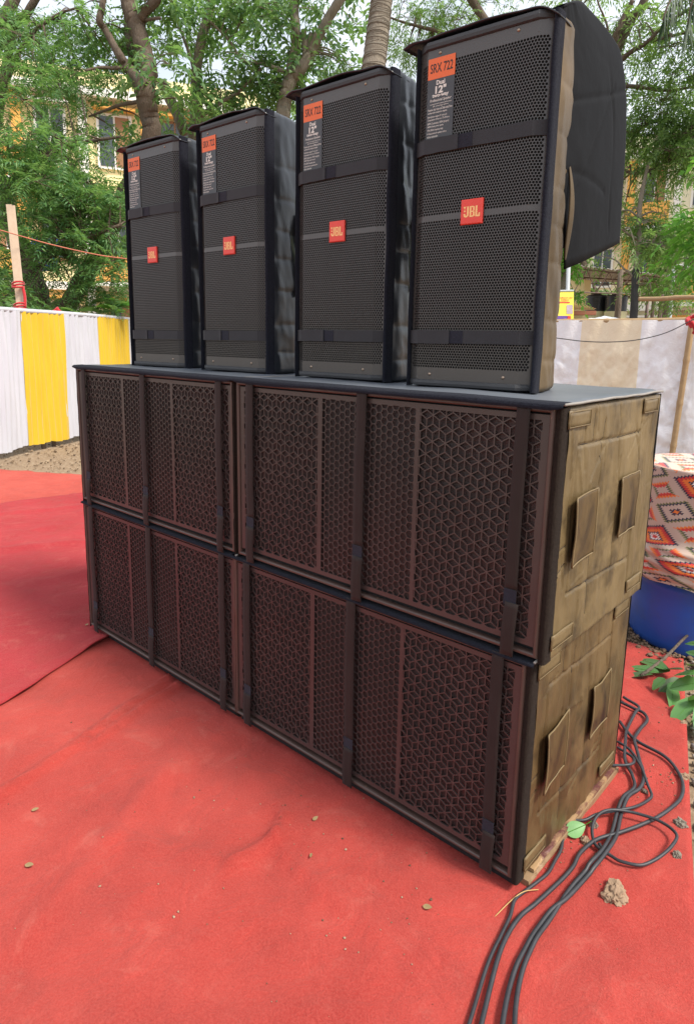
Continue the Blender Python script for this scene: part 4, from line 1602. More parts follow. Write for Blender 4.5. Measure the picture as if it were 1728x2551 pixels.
# ------------------------------------------------------------------ cut leafy branch on the ground
br = empty('cut_branch', (0, 0, 0))
tag(br, 'cut leafy branch lying on the carpet edge beside the blue drum', 'branch')
b0, b1 = G(1594, 1700), G(1728, 1630)
path = smooth_curve([(b0[0], b0[1], 0.03), ((b0[0] * 0.6 + b1[0] * 0.4), (b0[1] * 0.6 + b1[1] * 0.4), 0.06), (b1[0], b1[1], 0.13), (b1[0] + 0.15, b1[1] + 0.06, 0.2), (b1[0] + 0.3, b1[1] + 0.1, 0.22)], 6)
MB().tube(path, list(np.linspace(0.008, 0.004, len(path))), 7).build('stem', M['bark'], br, True)
LEAVES = [((1640, 1676), (1556, 1655), .03, .024, 0), ((1660, 1668), (1582, 1630), .05, .024, 0), ((1625, 1680), (1552, 1682), .025, .026, 1), ((1668, 1672), (1600, 1662), .04, .024, 1),
          ((1655, 1690), (1622, 1716), .06, .022, 0), ((1672, 1700), (1679, 1772), .03, .022, 0), ((1690, 1690), (1640, 1725), .03, .02, 1), ((1730, 1740), (1668, 1798), .05, .03, 0),
          ((1745, 1700), (1664, 1710), .10, .03, 0), ((1750, 1680), (1674, 1675), .14, .026, 0), ((1760, 1640), (1702, 1612), .18, .022, 0), ((1760, 1610), (1700, 1594), .24, .02, 0),
          ((1735, 1660), (1712, 1650), .16, .02, 0), ((1760, 1740), (1712, 1740), .09, .03, 0), ((1740, 1790), (1712, 1800), .05, .022, 0), ((1752, 1760), (1740, 1830), .05, .03, 0), ((1700, 1668), (1640, 1664), .07, .02, 1)]
for k, (a, b, z, w, d) in enumerate(LEAVES):
    A, B = G(*a, z + 0.01), G(*b, max(0.02, z - 0.03))
    L = float(np.linalg.norm(B - A))
    o = leaf_blade(L, w * 1.15, -0.12, 10, 0.06, k).build('leaf', M['leaf_dark' if d else 'leaf_cut'], br, True)
    dv = Vector(B - A).normalized()
    q = dv.to_track_quat('X', 'Z')
    o.rotation_mode = 'QUATERNION'
    o.rotation_quaternion = q @ Matrix.Rotation(rng.uniform(-0.5, 0.5), 3, 'X').to_quaternion()
    o.location = A
    MB().tube([(0, 0, 0.001), (L * 0.5, 0, -0.12 * L * 0.25 + 0.001), (L * 0.97, 0, -0.12 * L * 0.94 + 0.001)], 0.0011, 4).build('midrib', M['leaf_bright'], o)

# ------------------------------------------------------------------ drum and its cloth
DC = (-0.12, 2.06, 0.0)
dr = empty('plastic_drum', DC)
tag(dr, 'blue plastic drum standing behind the subwoofers at the right', 'drum')
prof = [(0.0, 0.0), (0.286, 0.0), (0.294, 0.012), (0.296, 0.04), (0.296, 0.2), (0.296, 0.28), (0.302, 0.295), (0.302, 0.315), (0.296, 0.33), (0.296, 0.56), (0.302, 0.575), (0.302, 0.595), (0.296, 0.61), (0.294, 0.8), (0.28, 0.85)]
MB().lathe(prof, (0, 0, 0), 56).build('barrel', M['drum_blue'], dr, True)
MB().lathe([(0.28, 0.85), (0.285, 0.862), (0.27, 0.866), (0.0, 0.862)], (0, 0, 0), 56).build('lid', M['drum_blue'], dr, True)


def cloth():
    mb = MB()
    nA, nZ = 150, 70
    prof = []
    for j in range(nZ + 1):
        t = j / nZ
        if t < 0.22:
            prof.append((0.30 * (t / 0.22), 0.873, t * 1.36))
        else:
            k = (t - 0.22) / 0.78
            prof.append((0.305 + 0.012 * k, 0.873 - k * 0.545, t * 1.36))
    uv = []
    for (r, z, s) in prof:
        for i in range(nA + 1):
            a = 2 * math.pi * i / nA
            k = max(0.0, (0.873 - z) / 0.545)
            fold_ = 0.006 * math.sin(a * 9 + z * 9) * k + 0.010 * fbm(math.cos(a) * 3 + z * 2, math.sin(a) * 3, z * 3, 3) * (k > 0) * min(1, k * 6)
            low = max(0.0, (k - 0.62) / 0.38)
            ripple = 0.014 * abs(math.sin(low * 15 + 1.1 * math.sin(a * 2 + 1) + 0.6 * math.sin(a * 5))) * min(1, low * 4)
            bulge = 0.022 * math.sin(min(1, low) * math.pi)
            rr = r + (fold_ + ripple + bulge + 0.006 if k > 0 else 0)
            zz = z + (0.012 * math.sin(a * 3 + 1) + 0.008 * math.sin(a * 7)) * k ** 2
            if k == 0:
                zz += 0.004 * fbm(r * 6 * math.cos(a), r * 6 * math.sin(a), 2, 2)
                if r > 0.27:
                    zz -= 0.006
            mb.v.append((rr * math.cos(a), rr * math.sin(a), zz))
            sw = 0.05 * low * math.sin(a * 2)
            if z > 0.872:
                uv.append((0.5 + r * math.cos(a) * 1.0, 0.5 + r * math.sin(a)))
            else:
                uv.append((a * 0.30 + 0.09 * k + sw, -s + low * -0.25))
    w = nA + 1
    for j in range(nZ):
        for i in range(nA):
            mb.f.append((j * w + i, (j + 1) * w + i, (j + 1) * w + i + 1, j * w + i + 1))
    me = mb.mesh('printed_cloth', M['printed_cloth'], True)
    ul = me.uv_layers.new(name='UVMap')
    for lp in me.loops:
        ul.data[lp.index].uv = uv[lp.vertex_index]
    return me


o = link('printed_cloth', cloth())
o.location = DC
tag(o, 'beige cloth with red, orange and navy toothed diamonds wrapped over the drum', 'cloth')

# ------------------------------------------------------------------ right hand cloth screen on bamboo
SA, SB = P(1180, 823, 6.0), P(1900, 788, 4.75)
SA[2], SB[2] = 1.60, 1.625
sdir = (SB - SA) / np.linalg.norm(SB - SA)
snrm = np.array((sdir[1], -sdir[0], 0.0))
slen = float(np.linalg.norm(SB - SA))


def screen_panel(a, b, seed):
    mb = MB()

    def f(u, v):
        s = a + (b - a) * u
        p = SA + sdir * s * slen
        z = 1.615 - v * 1.585
        wr = 0.022 * fbm(s * 9 + v * 1.5, v * 2.6 - s * 4, 3, 3) * min(1, v * 5 + 0.15) - 0.018 * abs(fbm(s * 16 + v * 7, v * 3 - s * 9, 5, 3)) * min(1, v * 5)
        wr += 0.016 * abs(fbm(s * 10 - v * 6, v * 5 + s * 9, 9, 3)) * min(1, v * 4)
        wr += 0.012 * math.sin(s * 70 + 2 * math.sin(v * 3)) * math.exp(-v * 5)
        p = p + snrm * (wr + 0.03)
        return (p[0], p[1], z)
    mb.grid(max(8, int((b - a) * 260)), 130, f)
    return mb


scr = empty('cloth_screen', tuple(SA * np.array((1, 1, 0))))
tag(scr, 'white and beige cloth screen hung on bamboo behind the speakers at the right', 'screen')


def su(u, v=830):
    """panel fraction along the rail seen at photo column u"""
    d = FW + RT * (u - PPX) / FPX - UP * (v - PPY) / FPX
    A = np.array([[d[0], -sdir[0]], [d[1], -sdir[1]]])
    t_, s_ = np.linalg.solve(A, (SA - CAM)[:2])
    return s_ / slen


for a, b, m in ((0.0, su(1448), 'screen_white'), (su(1448), su(1598), 'screen_beige'), (su(1598), 1.0, 'screen_white')):
    o = screen_panel(a, b, 3).build('cloth_panel', M[m], scr, True)
    o.matrix_parent_inverse = Matrix.Translation(-scr.location)


def bamboo(name, pts, r, label, cat='bamboo pole', seed=0):
    pts = smooth_curve(pts, 14)
    L = 0
    rad, prev = [], None
    q = []
    for p in pts:
        if prev is not None:
            L += np.linalg.norm(p - prev)
        prev = p
        k = (L / 0.33 + seed * 0.37) % 1.0
        rad.append(r * (1 + 0.16 * math.exp(-((k - 0.5) / 0.045) ** 2)))
        q.append(p)
    o = MB().tube(q, rad, 10).build(name, M['bamboo'], None, True)
    tag(o, label, cat)
    return o


def dense(a, b, n=9, sag=0.0):
    a, b = np.array(a), np.array(b)
    return [a + (b - a) * i / (n - 1) + np.array((0, 0, -sag * math.sin(math.pi * i / (n - 1)) + 0.006 * nz(i * 1.7, sag * 50))) for i in range(n)]


bamboo('bamboo_rail', dense(SA + np.array((0, 0, 0.005)), SB + np.array((0, 0, 0.005)), 9, 0.012), 0.021, 'weathered bamboo rail along the top of the cloth screen')
pb = SA + sdir * su(1712) * slen - snrm * -0.09
bamboo('bamboo_post', dense((pb[0] - 0.03, pb[1], -0.05), (pb[0] + 0.03, pb[1] + 0.02, 1.66), 9), 0.022, 'upright bamboo post in front of the cloth screen at the right edge', seed=1)
bamboo('bamboo_crossbar', dense(P(1591, 745, 4.6), P(1860, 738, 4.1), 6), 0.016, 'yellow bamboo crossbar sticking in above the screen at the right', seed=2)
kn = P(1722, 795, 4.62)
mb = MB()
for k in range(5):
    a = k * 1.1
    mb.tube(smooth_curve([kn + np.array((0.03 * math.cos(a), 0.03 * math.sin(a), 0.03 - 0.012 * k)), kn + np.array((0.035 * math.cos(a + 1.8), 0.035 * math.sin(a + 1.8), 0.02 - 0.015 * k)), kn + np.array((0.03 * math.cos(a + 3), 0.03 * math.sin(a + 3), -0.02 - 0.02 * k))], 4), 0.012, 6)
tag(mb.build('red_cloth_tie', M['red_rag'], None, True), 'red cloth tie knotted at the right end of the bamboo rail', 'tie')
wp = [P(1300, 835, 4.5), P(1384, 842, 4.5), P(1450, 850, 4.45), P(1520, 852, 4.4), P(1590, 846, 4.35), P(1660, 828, 4.3), P(1728, 795, 4.25), P(1790, 770, 4.2)]
tag(MB().tube(smooth_curve(wp, 5), 0.0035, 6).build('sagging_wire', M['wire_black'], None, True), 'thin dark wire sagging in front of the cloth screen', 'wire')

# ------------------------------------------------------------------ left pleated drape
LP = [np.array(p, float) for p in ((-6.75, 0.3), (-7.1, 1.0), (-7.42, 1.6), (-7.75, 2.15), (-8.05, 2.75), (-8.75, 3.7), (-9.9, 4.9), (-11.6, 6.3))]
LC = smooth_curve([(p[0], p[1], 0) for p in LP], 40)
_cum = np.concatenate([[0], np.cumsum([np.linalg.norm(LC[i + 1] - LC[i]) for i in range(len(LC) - 1)])])


def lc(s):
    i = int(np.clip(np.searchsorted(_cum, s) - 1, 0, len(LC) - 2))
    k = (s - _cum[i]) / (_cum[i + 1] - _cum[i])
    p = LC[i] * (1 - k) + LC[i + 1] * k
    t_ = LC[i + 1] - LC[i]
    t_ = t_ / np.linalg.norm(t_)
    return p, np.array((t_[1], -t_[0], 0.0))


def s_at(u, v):
    """arc length along the drape where its top is seen at photo column u"""
    best, bs = 1e9, 0
    for s in np.linspace(0, _cum[-1], 1500):
        p, _ = lc(s)
        d = np.array((p[0], p[1], 1.69)) - CAM
        uu = PPX + FPX * (d @ RT) / (d @ FW)
        if abs(uu - u) < best:
            best, bs = abs(uu - u), s
    return bs


dp = empty('pleated_drape', (LC[0][0], LC[0][1], 0))
tag(dp, 'white and yellow pleated cloth drape fencing the yard at the left', 'drape')
cuts = [0.0, s_at(50, 775), s_at(151, 780), s_at(239, 789), s_at(317, 799), s_at(410, 812), _cum[-1]]
for k in range(len(cuts) - 1):
    a, b = cuts[k] - (0.015 if k else 0), cuts[k + 1] + 0.015

    def f(u, v, a=a, b=b, k=k):
        s = a + (b - a) * u
        p, nrm_ = lc(s)
        z = 1.69 - v * 1.63 + 0.012 * fbm(s * 2, 3, k)
        if v < 0.012:
            z += 0.0
        pl = 0.016 * math.sin(s * 62 + 1.5 * math.sin(v * 2 + s * 3)) * (0.45 + 0.55 * abs(fbm(s * 4, v * 1.2, k, 2)) * 2)
        pl += 0.022 * fbm(s * 8, v * 1.1, 4, 3) + 0.03 * v * fbm(s * 1.8, v, 6, 2)
        p = p + nrm_ * (pl + 0.004 * (k % 2) + 0.02)
        zz = z + (0.03 * fbm(s * 3, 9, k) if v > 0.97 else 0)
        return (p[0], p[1], zz)
    nu = max(20, int((b - a) * 110))
    o = MB().grid(nu, 46, f, flip=False).build('cloth_panel', M['drape_yellow' if k in (1, 3) else 'drape_white'], dp, True)
    o.matrix_parent_inverse = Matrix.Translation(-dp.location)
# rail cloth folded over the top
mb = MB()
pts = [lc(s) for s in np.linspace(0, _cum[-1], 160)]
mb.tube([p + n_ * 0.0 + np.array((0, 0, 1.70)) for p, n_ in pts], 0.028, 8)
o = mb.build('top_hem', M['drape_white'], dp, True)
o.matrix_parent_inverse = Matrix.Translation(-dp.location)
# bamboo stakes carrying the drape (their feet show below the hem)
p0, n0_ = lc(s_at(80, 776))
for j, s in enumerate((s_at(82, 776) + 0.08, s_at(60, 776) + 0.42)):
    p, n_ = lc(s)
    p = p - n_ * 0.04
    o = MB().tube(dense((p[0], p[1], -0.05), (p[0], p[1], 1.62), 6), 0.03, 9).build('drape_stake', M['bark'], None, True)
    tag(o, ('dark stake foot showing under the yellow drape panel', 'second dark stake foot just right of the first under the yellow panel')[j], 'stake')
# split wooden pole with red ties
pl_ = empty('wooden_pole', tuple(P(60, 830, 8.55) * np.array((1, 1, 0))))
A, B = P(24, 509, 8.5), P(54, 800, 8.55)
B2 = B + (B - A) / np.linalg.norm(B - A) * 2.0
B2[2] = max(B2[2], -0.3)
mb = MB()
mb.obox(B + (B - A) * 0.9, RT * 0.045 * -1, np.array((0.3, 0.25, 0)) * 0.08, A - (B + (B - A) * 0.9))
mb.obox(B + (B - A) * 0.9 + RT * 0.004, RT * 0.042, np.array((0.3, 0.25, 0)) * 0.07, A - (B + (B - A) * 0.9) - np.array((0, 0, 0.012)))
o = mb.build('pole', M['post_wood'], pl_)
o.matrix_parent_inverse = Matrix.Translation(-pl_.location)
for (u, v) in ((46, 715), (50, 768)):
    c = P(u, v, 8.5)
    mb = MB()
    for k in range(3):
        ring = [c + RT * 0.07 * math.cos(t_) + np.cross(RT, UP) * -0.07 * math.sin(t_) + UP * (0.02 * k + 0.02 * math.sin(t_ + k)) for t_ in np.linspace(0, 6.4, 14)]
        mb.tube(ring, 0.012, 5)
    mb.tube(smooth_curve([c + RT * 0.06, c + RT * 0.085 - UP * 0.12, c + RT * 0.09 - UP * 0.27], 4), 0.02, 6)
    o = mb.build('red_tie', M['red_rag'], pl_, True)
    o.matrix_parent_inverse = Matrix.Translation(-pl_.location)
tag(pl_, 'pale split wooden pole with red ties rising behind the drape at the left edge', 'pole')
kn = P(143, 778, 8.8)
mb = MB()
for k in range(4):
    mb.tube(smooth_curve([kn + RT * (-0.07 + 0.02 * k), kn + UP * (0.03 + 0.01 * k), kn + RT * (0.08 - 0.02 * k) - UP * 0.02], 4), 0.02, 6)
tag(mb.build('red_cloth_tie', M['red_rag'], None, True), 'red cloth knot on top of the drape between yellow and white panels', 'tie')
sp = [P(-60, 560, 8.3), P(0, 573, 8.3), P(120, 607, 8.6), P(240, 634, 9.0), P(320, 645, 9.3), P(420, 655, 9.6)]
tag(MB().tube(smooth_curve(sp, 6), 0.008, 6).build('red_string', M['string_red'], None, True), 'thin reddish string stretched across the trees at the left', 'string')
# sparse broadleaf shrubs peeping over the drape
for k, (u, v, dd, nl, lab) in enumerate(((130, 800, 9.8, 7, 'broad leaved plant peeping over the drape beside the red knot'), (190, 800, 9.7, 9, 'broad leaved plant over the white drape panel, middle of three'), (285, 810, 10.2, 16, 'taller broad leaved plant beside the leftmost tower'))):
    base = P(u, v, dd)
    rt_ = empty('shrub', (base[0], base[1], 0))
    tag(rt_, lab, 'shrub', 'broad leaved plants behind the drape')
    hgt = 1.72 + 0.06 * k
    MB().tube([(0, 0, -0.05), (0.02, 0.01, 0.8), (0, 0.02, hgt)], [0.02, 0.015, 0.008], 7).build('stem', M['bark'], rt_, True)
    for i in range(nl):
        a = rng.uniform(0, 6.28)
        L = rng.uniform(0.22, 0.38)
        o = leaf_blade(L, L * 0.27, -0.25, 8).build('leaf', M['leaf_broad' if i % 3 else 'leaf_bright'], rt_, True)
        o.location = (0.03 * math.cos(a), 0.03 * math.sin(a), hgt - 0.10 * i / nl + (0.18 * (i % 4) / 4 if k == 2 else 0))
        o.rotation_euler = (rng.uniform(-0.4, 0.4), rng.uniform(-0.5, 0.1), a)
# ------------------------------------------------------------------ foliage
def unit(a):
    return a / (np.linalg.norm(a, axis=-1, keepdims=True) + 1e-9)


def fronds(base, dirs, L, pairs, ll, lw, droop, r, splay=0.75, curl=0.25):
    """pinnate sprays: base (N,3), unit dirs (N,3); every leaflet is one four-cornered blade"""
    N = len(base)
    up = np.array((0, 0, 1.0))
    side = unit(np.cross(dirs, up) + 1e-4)
    nrm = unit(np.cross(side, dirs))
    roll = r.normal(0, 0.5, (N, 1))
    side, nrm = side * np.cos(roll) + nrm * np.sin(roll), nrm * np.cos(roll) - side * np.sin(roll)
    out = []
    for i in range(pairs + 1):
        t = 0.12 + 0.88 * i / pairs
        pos = base + dirs * (L * t)[:, None]
        pos = pos - up * (droop * L * t * t)[:, None]
        for sg in ((-1, 1) if i < pairs else (0,)):
            d = unit(dirs * (1 - splay * abs(sg)) + side * sg * splay + r.normal(0, 0.16, (N, 3)) - up * (droop * t * 0.8)[:, None])
            ln = ll * (0.75 + 0.45 * math.sin(math.pi * (0.2 + 0.75 * t))) * r.uniform(0.75, 1.2, N)
            w = unit(np.cross(d, nrm + r.normal(0, 0.25, (N, 3)))) * (lw * r.uniform(0.8, 1.2, N))[:, None]
            mid = pos + d * (ln * 0.45)[:, None] + nrm * (curl * lw)
            tip = pos + d * ln[:, None] - up * (0.12 * ln)[:, None]
            out.append(np.stack([pos, mid - w, tip, mid + w], 1))
    return np.concatenate(out, 0)


KIND = dict(
    feather=dict(L=0.34, pairs=9, ll=0.085, lw=0.0105, droop=0.25, mat='leaf_feather', splay=0.8),
    broad=dict(L=0.27, pairs=4, ll=0.115, lw=0.026, droop=0.55, mat='leaf_broad', splay=0.62),
    neem=dict(L=0.24, pairs=6, ll=0.075, lw=0.0105, droop=0.8, mat='leaf_neem', splay=0.55),
    bright=dict(L=0.2, pairs=3, ll=0.10, lw=0.022, droop=0.7, mat='leaf_bright', splay=0.5),
    far=dict(L=0.4, pairs=4, ll=0.17, lw=0.05, droop=0.4, mat='leaf_neem', splay=0.6))


def tree(label, kind, limbs, regions, seed, bark='bark', thin=0.35, name='tree', spread=0.5):
    """limbs: list of [(u,v,depth,radius),...] polylines; regions: (u,v,depth,du,dv,dd,clumps,per)"""
    r = np.random.default_rng(seed)
    first = limbs[0]
    foot = P(*first[0][:3])
    root = empty(name, (foot[0], foot[1], 0))
    tag(root, label, 'tree')
    inv = Matrix.Translation(-root.location)
    pts_all = []
    for k, lm in enumerate(limbs):
        pts = [np.array((*P(u, v, d), rad)) for u, v, d, rad in lm]
        if k == 0:
            pts.insert(0, np.array((pts[0][0], pts[0][1], -0.1, pts[0][3] * 1.3)))
        c = smooth_curve(pts, 7)
        q = [p[:3] + 0.05 * p[3] * r.normal(0, 1, 3) for p in c]
        o = MB().tube(q, [max(0.004, p[3] * (1 + 0.025 * r.normal())) for p in c], 10 if pts[0][3] > 0.05 else 7).build('trunk' if k == 0 else 'branch', M[bark], root, True)
        o.matrix_parent_inverse = inv
        pts_all += [p[:3] for p in c]
    pts_all = np.array(pts_all)
    K = KIND[kind]
    B, D, Ls = [], [], []
    tw = MB()
    for (u, v, d, du, dv, dd, clumps, per) in regions:
        c0 = P(u, v, d)
        sc = d / FPX
        for _ in range(max(2, int(clumps * thin))):
            w = r.normal(0, 0.5, 3)
            w = np.clip(w, -1, 1)
            c = c0 + RT * w[0] * du * sc + UP * w[1] * dv * sc + FW * w[2] * dd
            j = np.argmin(np.linalg.norm(pts_all - c, axis=1))
            a = pts_all[j]
            mid = (a + c) / 2 + r.normal(0, 0.12, 3) * np.linalg.norm(c - a) * 0.5 + np.array((0, 0, 0.08))
            if np.linalg.norm(c - a) < 3.5:
                tw.tube(smooth_curve([a, mid, c], 4), [0.016, 0.014, 0.013, 0.011, 0.010, 0.008, 0.007, 0.006, 0.004], 4, False)
            m = max(3, int(per * r.uniform(0.6, 1.4)))
            outw = unit(r.normal(0, 1, (m, 3)) * np.array((1, 1, 0.45)))
            b = c + outw * (r.uniform(0, 1, (m, 1)) ** 0.8 * spread) * np.array((1.0, 1.0, 0.55))
            dr_ = unit(outw + r.normal(0, 0.35, (m, 3)) + np.array((0, 0, -0.1)))
            for i in range(0, m, 3):
                tw.tube([c, (c + b[i]) / 2 + np.array((0, 0, 0.03)), b[i]], [0.005, 0.004, 0.002], 3, False)
            B.append(b)
            D.append(dr_)
            Ls.append(K['L'] * r.uniform(0.7, 1.25, m))
    B, D, Ls = np.concatenate(B), np.concatenate(D), np.concatenate(Ls)
    Q = fronds(B, D, Ls, K['pairs'], K['ll'], K['lw'], np.full(len(B), K['droop']) * r.uniform(0.4, 1.4, len(B)), r, K['splay'])
    V = Q.reshape(-1, 3)
    F = np.arange(len(V)).reshape(-1, 4)
    o = link('crown', np_mesh('crown', V, F, M[K['mat']]), root)
    o.matrix_parent_inverse = inv
    o['kind'] = 'stuff'
    if tw.v:
        o = tw.build('twigs', M[bark], root)
        o.matrix_parent_inverse = inv
        o['kind'] = 'stuff'
    return root


# big feathery tree at the left edge
tree('dark trunked feathery tree at the left edge behind the wooden pole', 'feather',
     [[(100, 790, 11.0, 0.20), (85, 700, 11.0, 0.18), (45, 600, 11.0, 0.17), (8, 500, 10.9, 0.16), (-20, 380, 10.8, 0.14), (-30, 200, 10.6, 0.12), (10, 60, 10.4, 0.10), (60, -60, 10.2, 0.08)],
      [(-18, 380, 10.8, 0.08), (30, 90, 10.5, 0.07), (70, 30, 10.2, 0.06), (120, -60, 10, 0.05)],
      [(45, 600, 11, 0.07), (110, 640, 10.2, 0.04), (200, 600, 9.8, 0.03), (300, 560, 9.6, 0.02)],
      [(0, 480, 10.9, 0.07), (90, 400, 10.2, 0.04), (190, 360, 9.9, 0.03), (300, 340, 9.7, 0.02)],
      [(-25, 300, 10.7, 0.06), (60, 110, 10.2, 0.035), (140, 40, 10, 0.025), (190, 20, 9.9, 0.015)]],
     [(80, 420, 10.0, 150, 90, 0.9, 44, 22), (180, 520, 9.9, 150, 100, 0.9, 46, 22), (240, 650, 10.2, 110, 90, 0.7, 24, 20), (40, 640, 9.9, 90, 120, 0.7, 16, 18),
      (110, 230, 10.2, 150, 110, 0.9, 30, 18), (60, 60, 10.3, 120, 90, 0.9, 20, 18), (220, 160, 10.2, 120, 100, 0.9, 14, 16), (20, 745, 9.6, 60, 40, 0.4, 10, 14), (230, 740, 10.6, 90, 40, 0.4, 12, 16)], 1, thin=0.65)
# leaning tree with the forked, pollarded trunk
tree('leaning forked tree with pollarded limbs rising between the two left towers', 'broad',
     [[(150, 800, 11.0, 0.16), (172, 759, 11.0, 0.155), (247, 629, 10.8, 0.15), (279, 560, 10.6, 0.15), (335, 440, 10.3, 0.15), (377, 343, 10.0, 0.145), (372, 290, 9.9, 0.145), (364, 244, 9.8, 0.15), (358, 212, 9.8, 0.165)],
      [(362, 240, 9.8, 0.11), (345, 200, 9.8, 0.10), (316, 165, 9.8, 0.075), (300, 140, 9.7, 0.062), (282, 110, 9.7, 0.055), (262, 72, 9.7, 0.05), (248, 52, 9.6, 0.05), (255, 20, 9.6, 0.045), (264, -30, 9.6, 0.04)],
      [(358, 225, 9.8, 0.13), (372, 183, 9.8, 0.13), (362, 140, 9.8, 0.12), (352, 100, 9.8, 0.125), (338, 57, 9.8, 0.13), (326, 25, 9.8, 0.12), (312, -40, 9.8, 0.11)],
      [(345, 60, 9.8, 0.085), (360, 30, 9.7, 0.075), (395, -5, 9.6, 0.07), (430, -50, 9.5, 0.06)],
      [(352, 55, 9.8, 0.03), (375, 48, 9.7, 0.025), (400, 45, 9.6, 0.022)],
      [(336, 160, 10.3, 0.08), (325, 100, 10.3, 0.08), (322, 40, 10.3, 0.08), (330, -30, 10.3, 0.07)],
      [(318, 165, 9.8, 0.03), (285, 170, 9.7, 0.028), (250, 168, 9.6, 0.022), (212, 176, 9.5, 0.016)],
      [(366, 250, 9.8, 0.03), (300, 262, 9.9, 0.028), (255, 278, 10, 0.02), (222, 290, 10.1, 0.015)]],
     [(300, 60, 10.2, 120, 60, 0.9, 18, 11), (420, 60, 10.2, 80, 90, 0.9, 18, 11), (400, 170, 9.6, 50, 60, 0.4, 12, 10), (440, 260, 10.0, 60, 50, 0.6, 10, 10), (250, 140, 10.4, 90, 90, 0.8, 16, 11),
      (300, 300, 10.6, 80, 50, 0.6, 10, 10), (360, 20, 10.6, 160, 50, 0.8, 14, 10)], 2)
# upright slim tree
tree('slim upright tree behind the second tower from the left', 'broad',
     [[(488, 420, 11.4, 0.13), (490, 300, 11.2, 0.12), (491, 262, 11.2, 0.105), (489, 190, 11.0, 0.085), (499, 114, 10.9, 0.08), (514, 50, 10.8, 0.08), (528, 0, 10.7, 0.075), (545, -70, 10.6, 0.07)],
      [(495, 292, 11.2, 0.06), (520, 275, 11.0, 0.04), (560, 250, 10.9, 0.03), (598, 225, 10.8, 0.025), (650, 170, 10.6, 0.02)],
      [(404, 206, 11.6, 0.09), (420, 240, 11.6, 0.09), (445, 290, 11.5, 0.10), (460, 330, 11.5, 0.10)],
      [(488, 190, 11, 0.03), (470, 130, 10.9, 0.025), (445, 60, 10.8, 0.02), (425, -10, 10.7, 0.016)],
      [(516, 50, 10.8, 0.035), (545, 70, 10.7, 0.03), (575, 95, 10.6, 0.025), (600, 50, 10.5, 0.02), (620, 0, 10.4, 0.015)]],
     [(480, 70, 11.0, 100, 90, 0.9, 22, 11), (580, 60, 11.0, 90, 90, 0.9, 26, 11), (580, 190, 11.0, 90, 70, 0.8, 24, 11), (500, 280, 11.4, 110, 50, 0.8, 18, 11), (640, 250, 11.2, 70, 40, 0.6, 10, 10)], 3, 'bark_grey')
# forked tree with broken stubs
tree('forked tree with broken stubs behind the third tower', 'broad',
     [[(700, 420, 11.0, 0.12), (704, 300, 10.8, 0.115), (707, 262, 10.8, 0.11), (716, 222, 10.7, 0.11), (726, 190, 10.7, 0.115)],
      [(724, 200, 10.7, 0.10), (729, 152, 10.7, 0.085), (737, 110, 10.7, 0.075), (737, 76, 10.6, 0.075), (733, 30, 10.6, 0.075), (731, -60, 10.5, 0.07)],
      [(728, 195, 10.7, 0.10), (752, 168, 10.6, 0.09), (772, 135, 10.6, 0.085), (790, 95, 10.5, 0.08), (815, 52, 10.4, 0.075), (848, -2, 10.3, 0.075), (890, -70, 10.2, 0.07)],
      [(760, 158, 10.6, 0.055), (759, 120, 10.6, 0.05), (756, 76, 10.6, 0.045)],
      [(766, 150, 10.6, 0.05), (770, 120, 10.6, 0.045), (774, 84, 10.6, 0.04)],
      [(708, 180, 10.7, 0.04), (660, 160, 10.6, 0.03), (607, 152, 10.5, 0.025), (570, 100, 10.4, 0.02), (519, 50, 10.3, 0.016)]],
     [(640, 90, 10.6, 80, 80, 0.9, 24, 11), (690, 180, 10.8, 100, 60, 0.8, 26, 11), (800, 150, 10.8, 90, 70, 0.8, 30, 11), (860, 60, 10.8, 80, 80, 0.9, 20, 11), (760, 30, 11.0, 90, 50, 0.9, 14, 10), (880, 190, 11, 60, 50, 0.7, 14, 10), (700, 240, 11, 60, 30, 0.7, 12, 10)], 4, 'bark_grey')
# palm
pr = empty('palm_tree', tuple(P(905, 400, 8.6) * np.array((1, 1, 0))))
inv = Matrix.Translation(-pr.location)
c = smooth_curve([np.array((*P(u, v, d), r)) for u, v, d, r in ((885, 700, 8.6, 0.17), (912, 330, 8.6, 0.155), (931, 164, 8.6, 0.15), (941, 80, 8.6, 0.142), (950, 0, 8.6, 0.135), (975, -250, 8.5, 0.125), (1010, -600, 8.4, 0.12))], 26)
c.insert(0, np.array((c[0][0], c[0][1], -0.1, 0.2)))
q, rad, L = [], [], 0.0
prev = None
for p in c:
    if prev is not None:
        L += np.linalg.norm(p[:3] - prev)
    prev = p[:3]
    k = (L / 0.11) % 1.0
    q.append(p[:3])
    rad.append(p[3] * (1.0 + 0.06 * (1 - k)))
o = MB().tube(q, rad, 14).build('trunk', M['bark_grey'], pr, True)
o.matrix_parent_inverse = inv
mb = MB()
for i in range(3, len(q), 1):
    if rng.random() < 0.75:
        t_ = unit(q[min(i + 1, len(q) - 1)] - q[i - 1])
        mb.tube([q[i] + (RT * math.cos(a) + FW * math.sin(a)) * rad[i] * 1.01 + UP * 0.012 * math.sin(a * 2 + i) for a in np.linspace(0, 6.2, 15)], 0.006, 4)
o = mb.build('ring_scars', M['rock_grey'], pr, True)
o['kind'] = 'stuff'
o.matrix_parent_inverse = inv
head = q[-1]
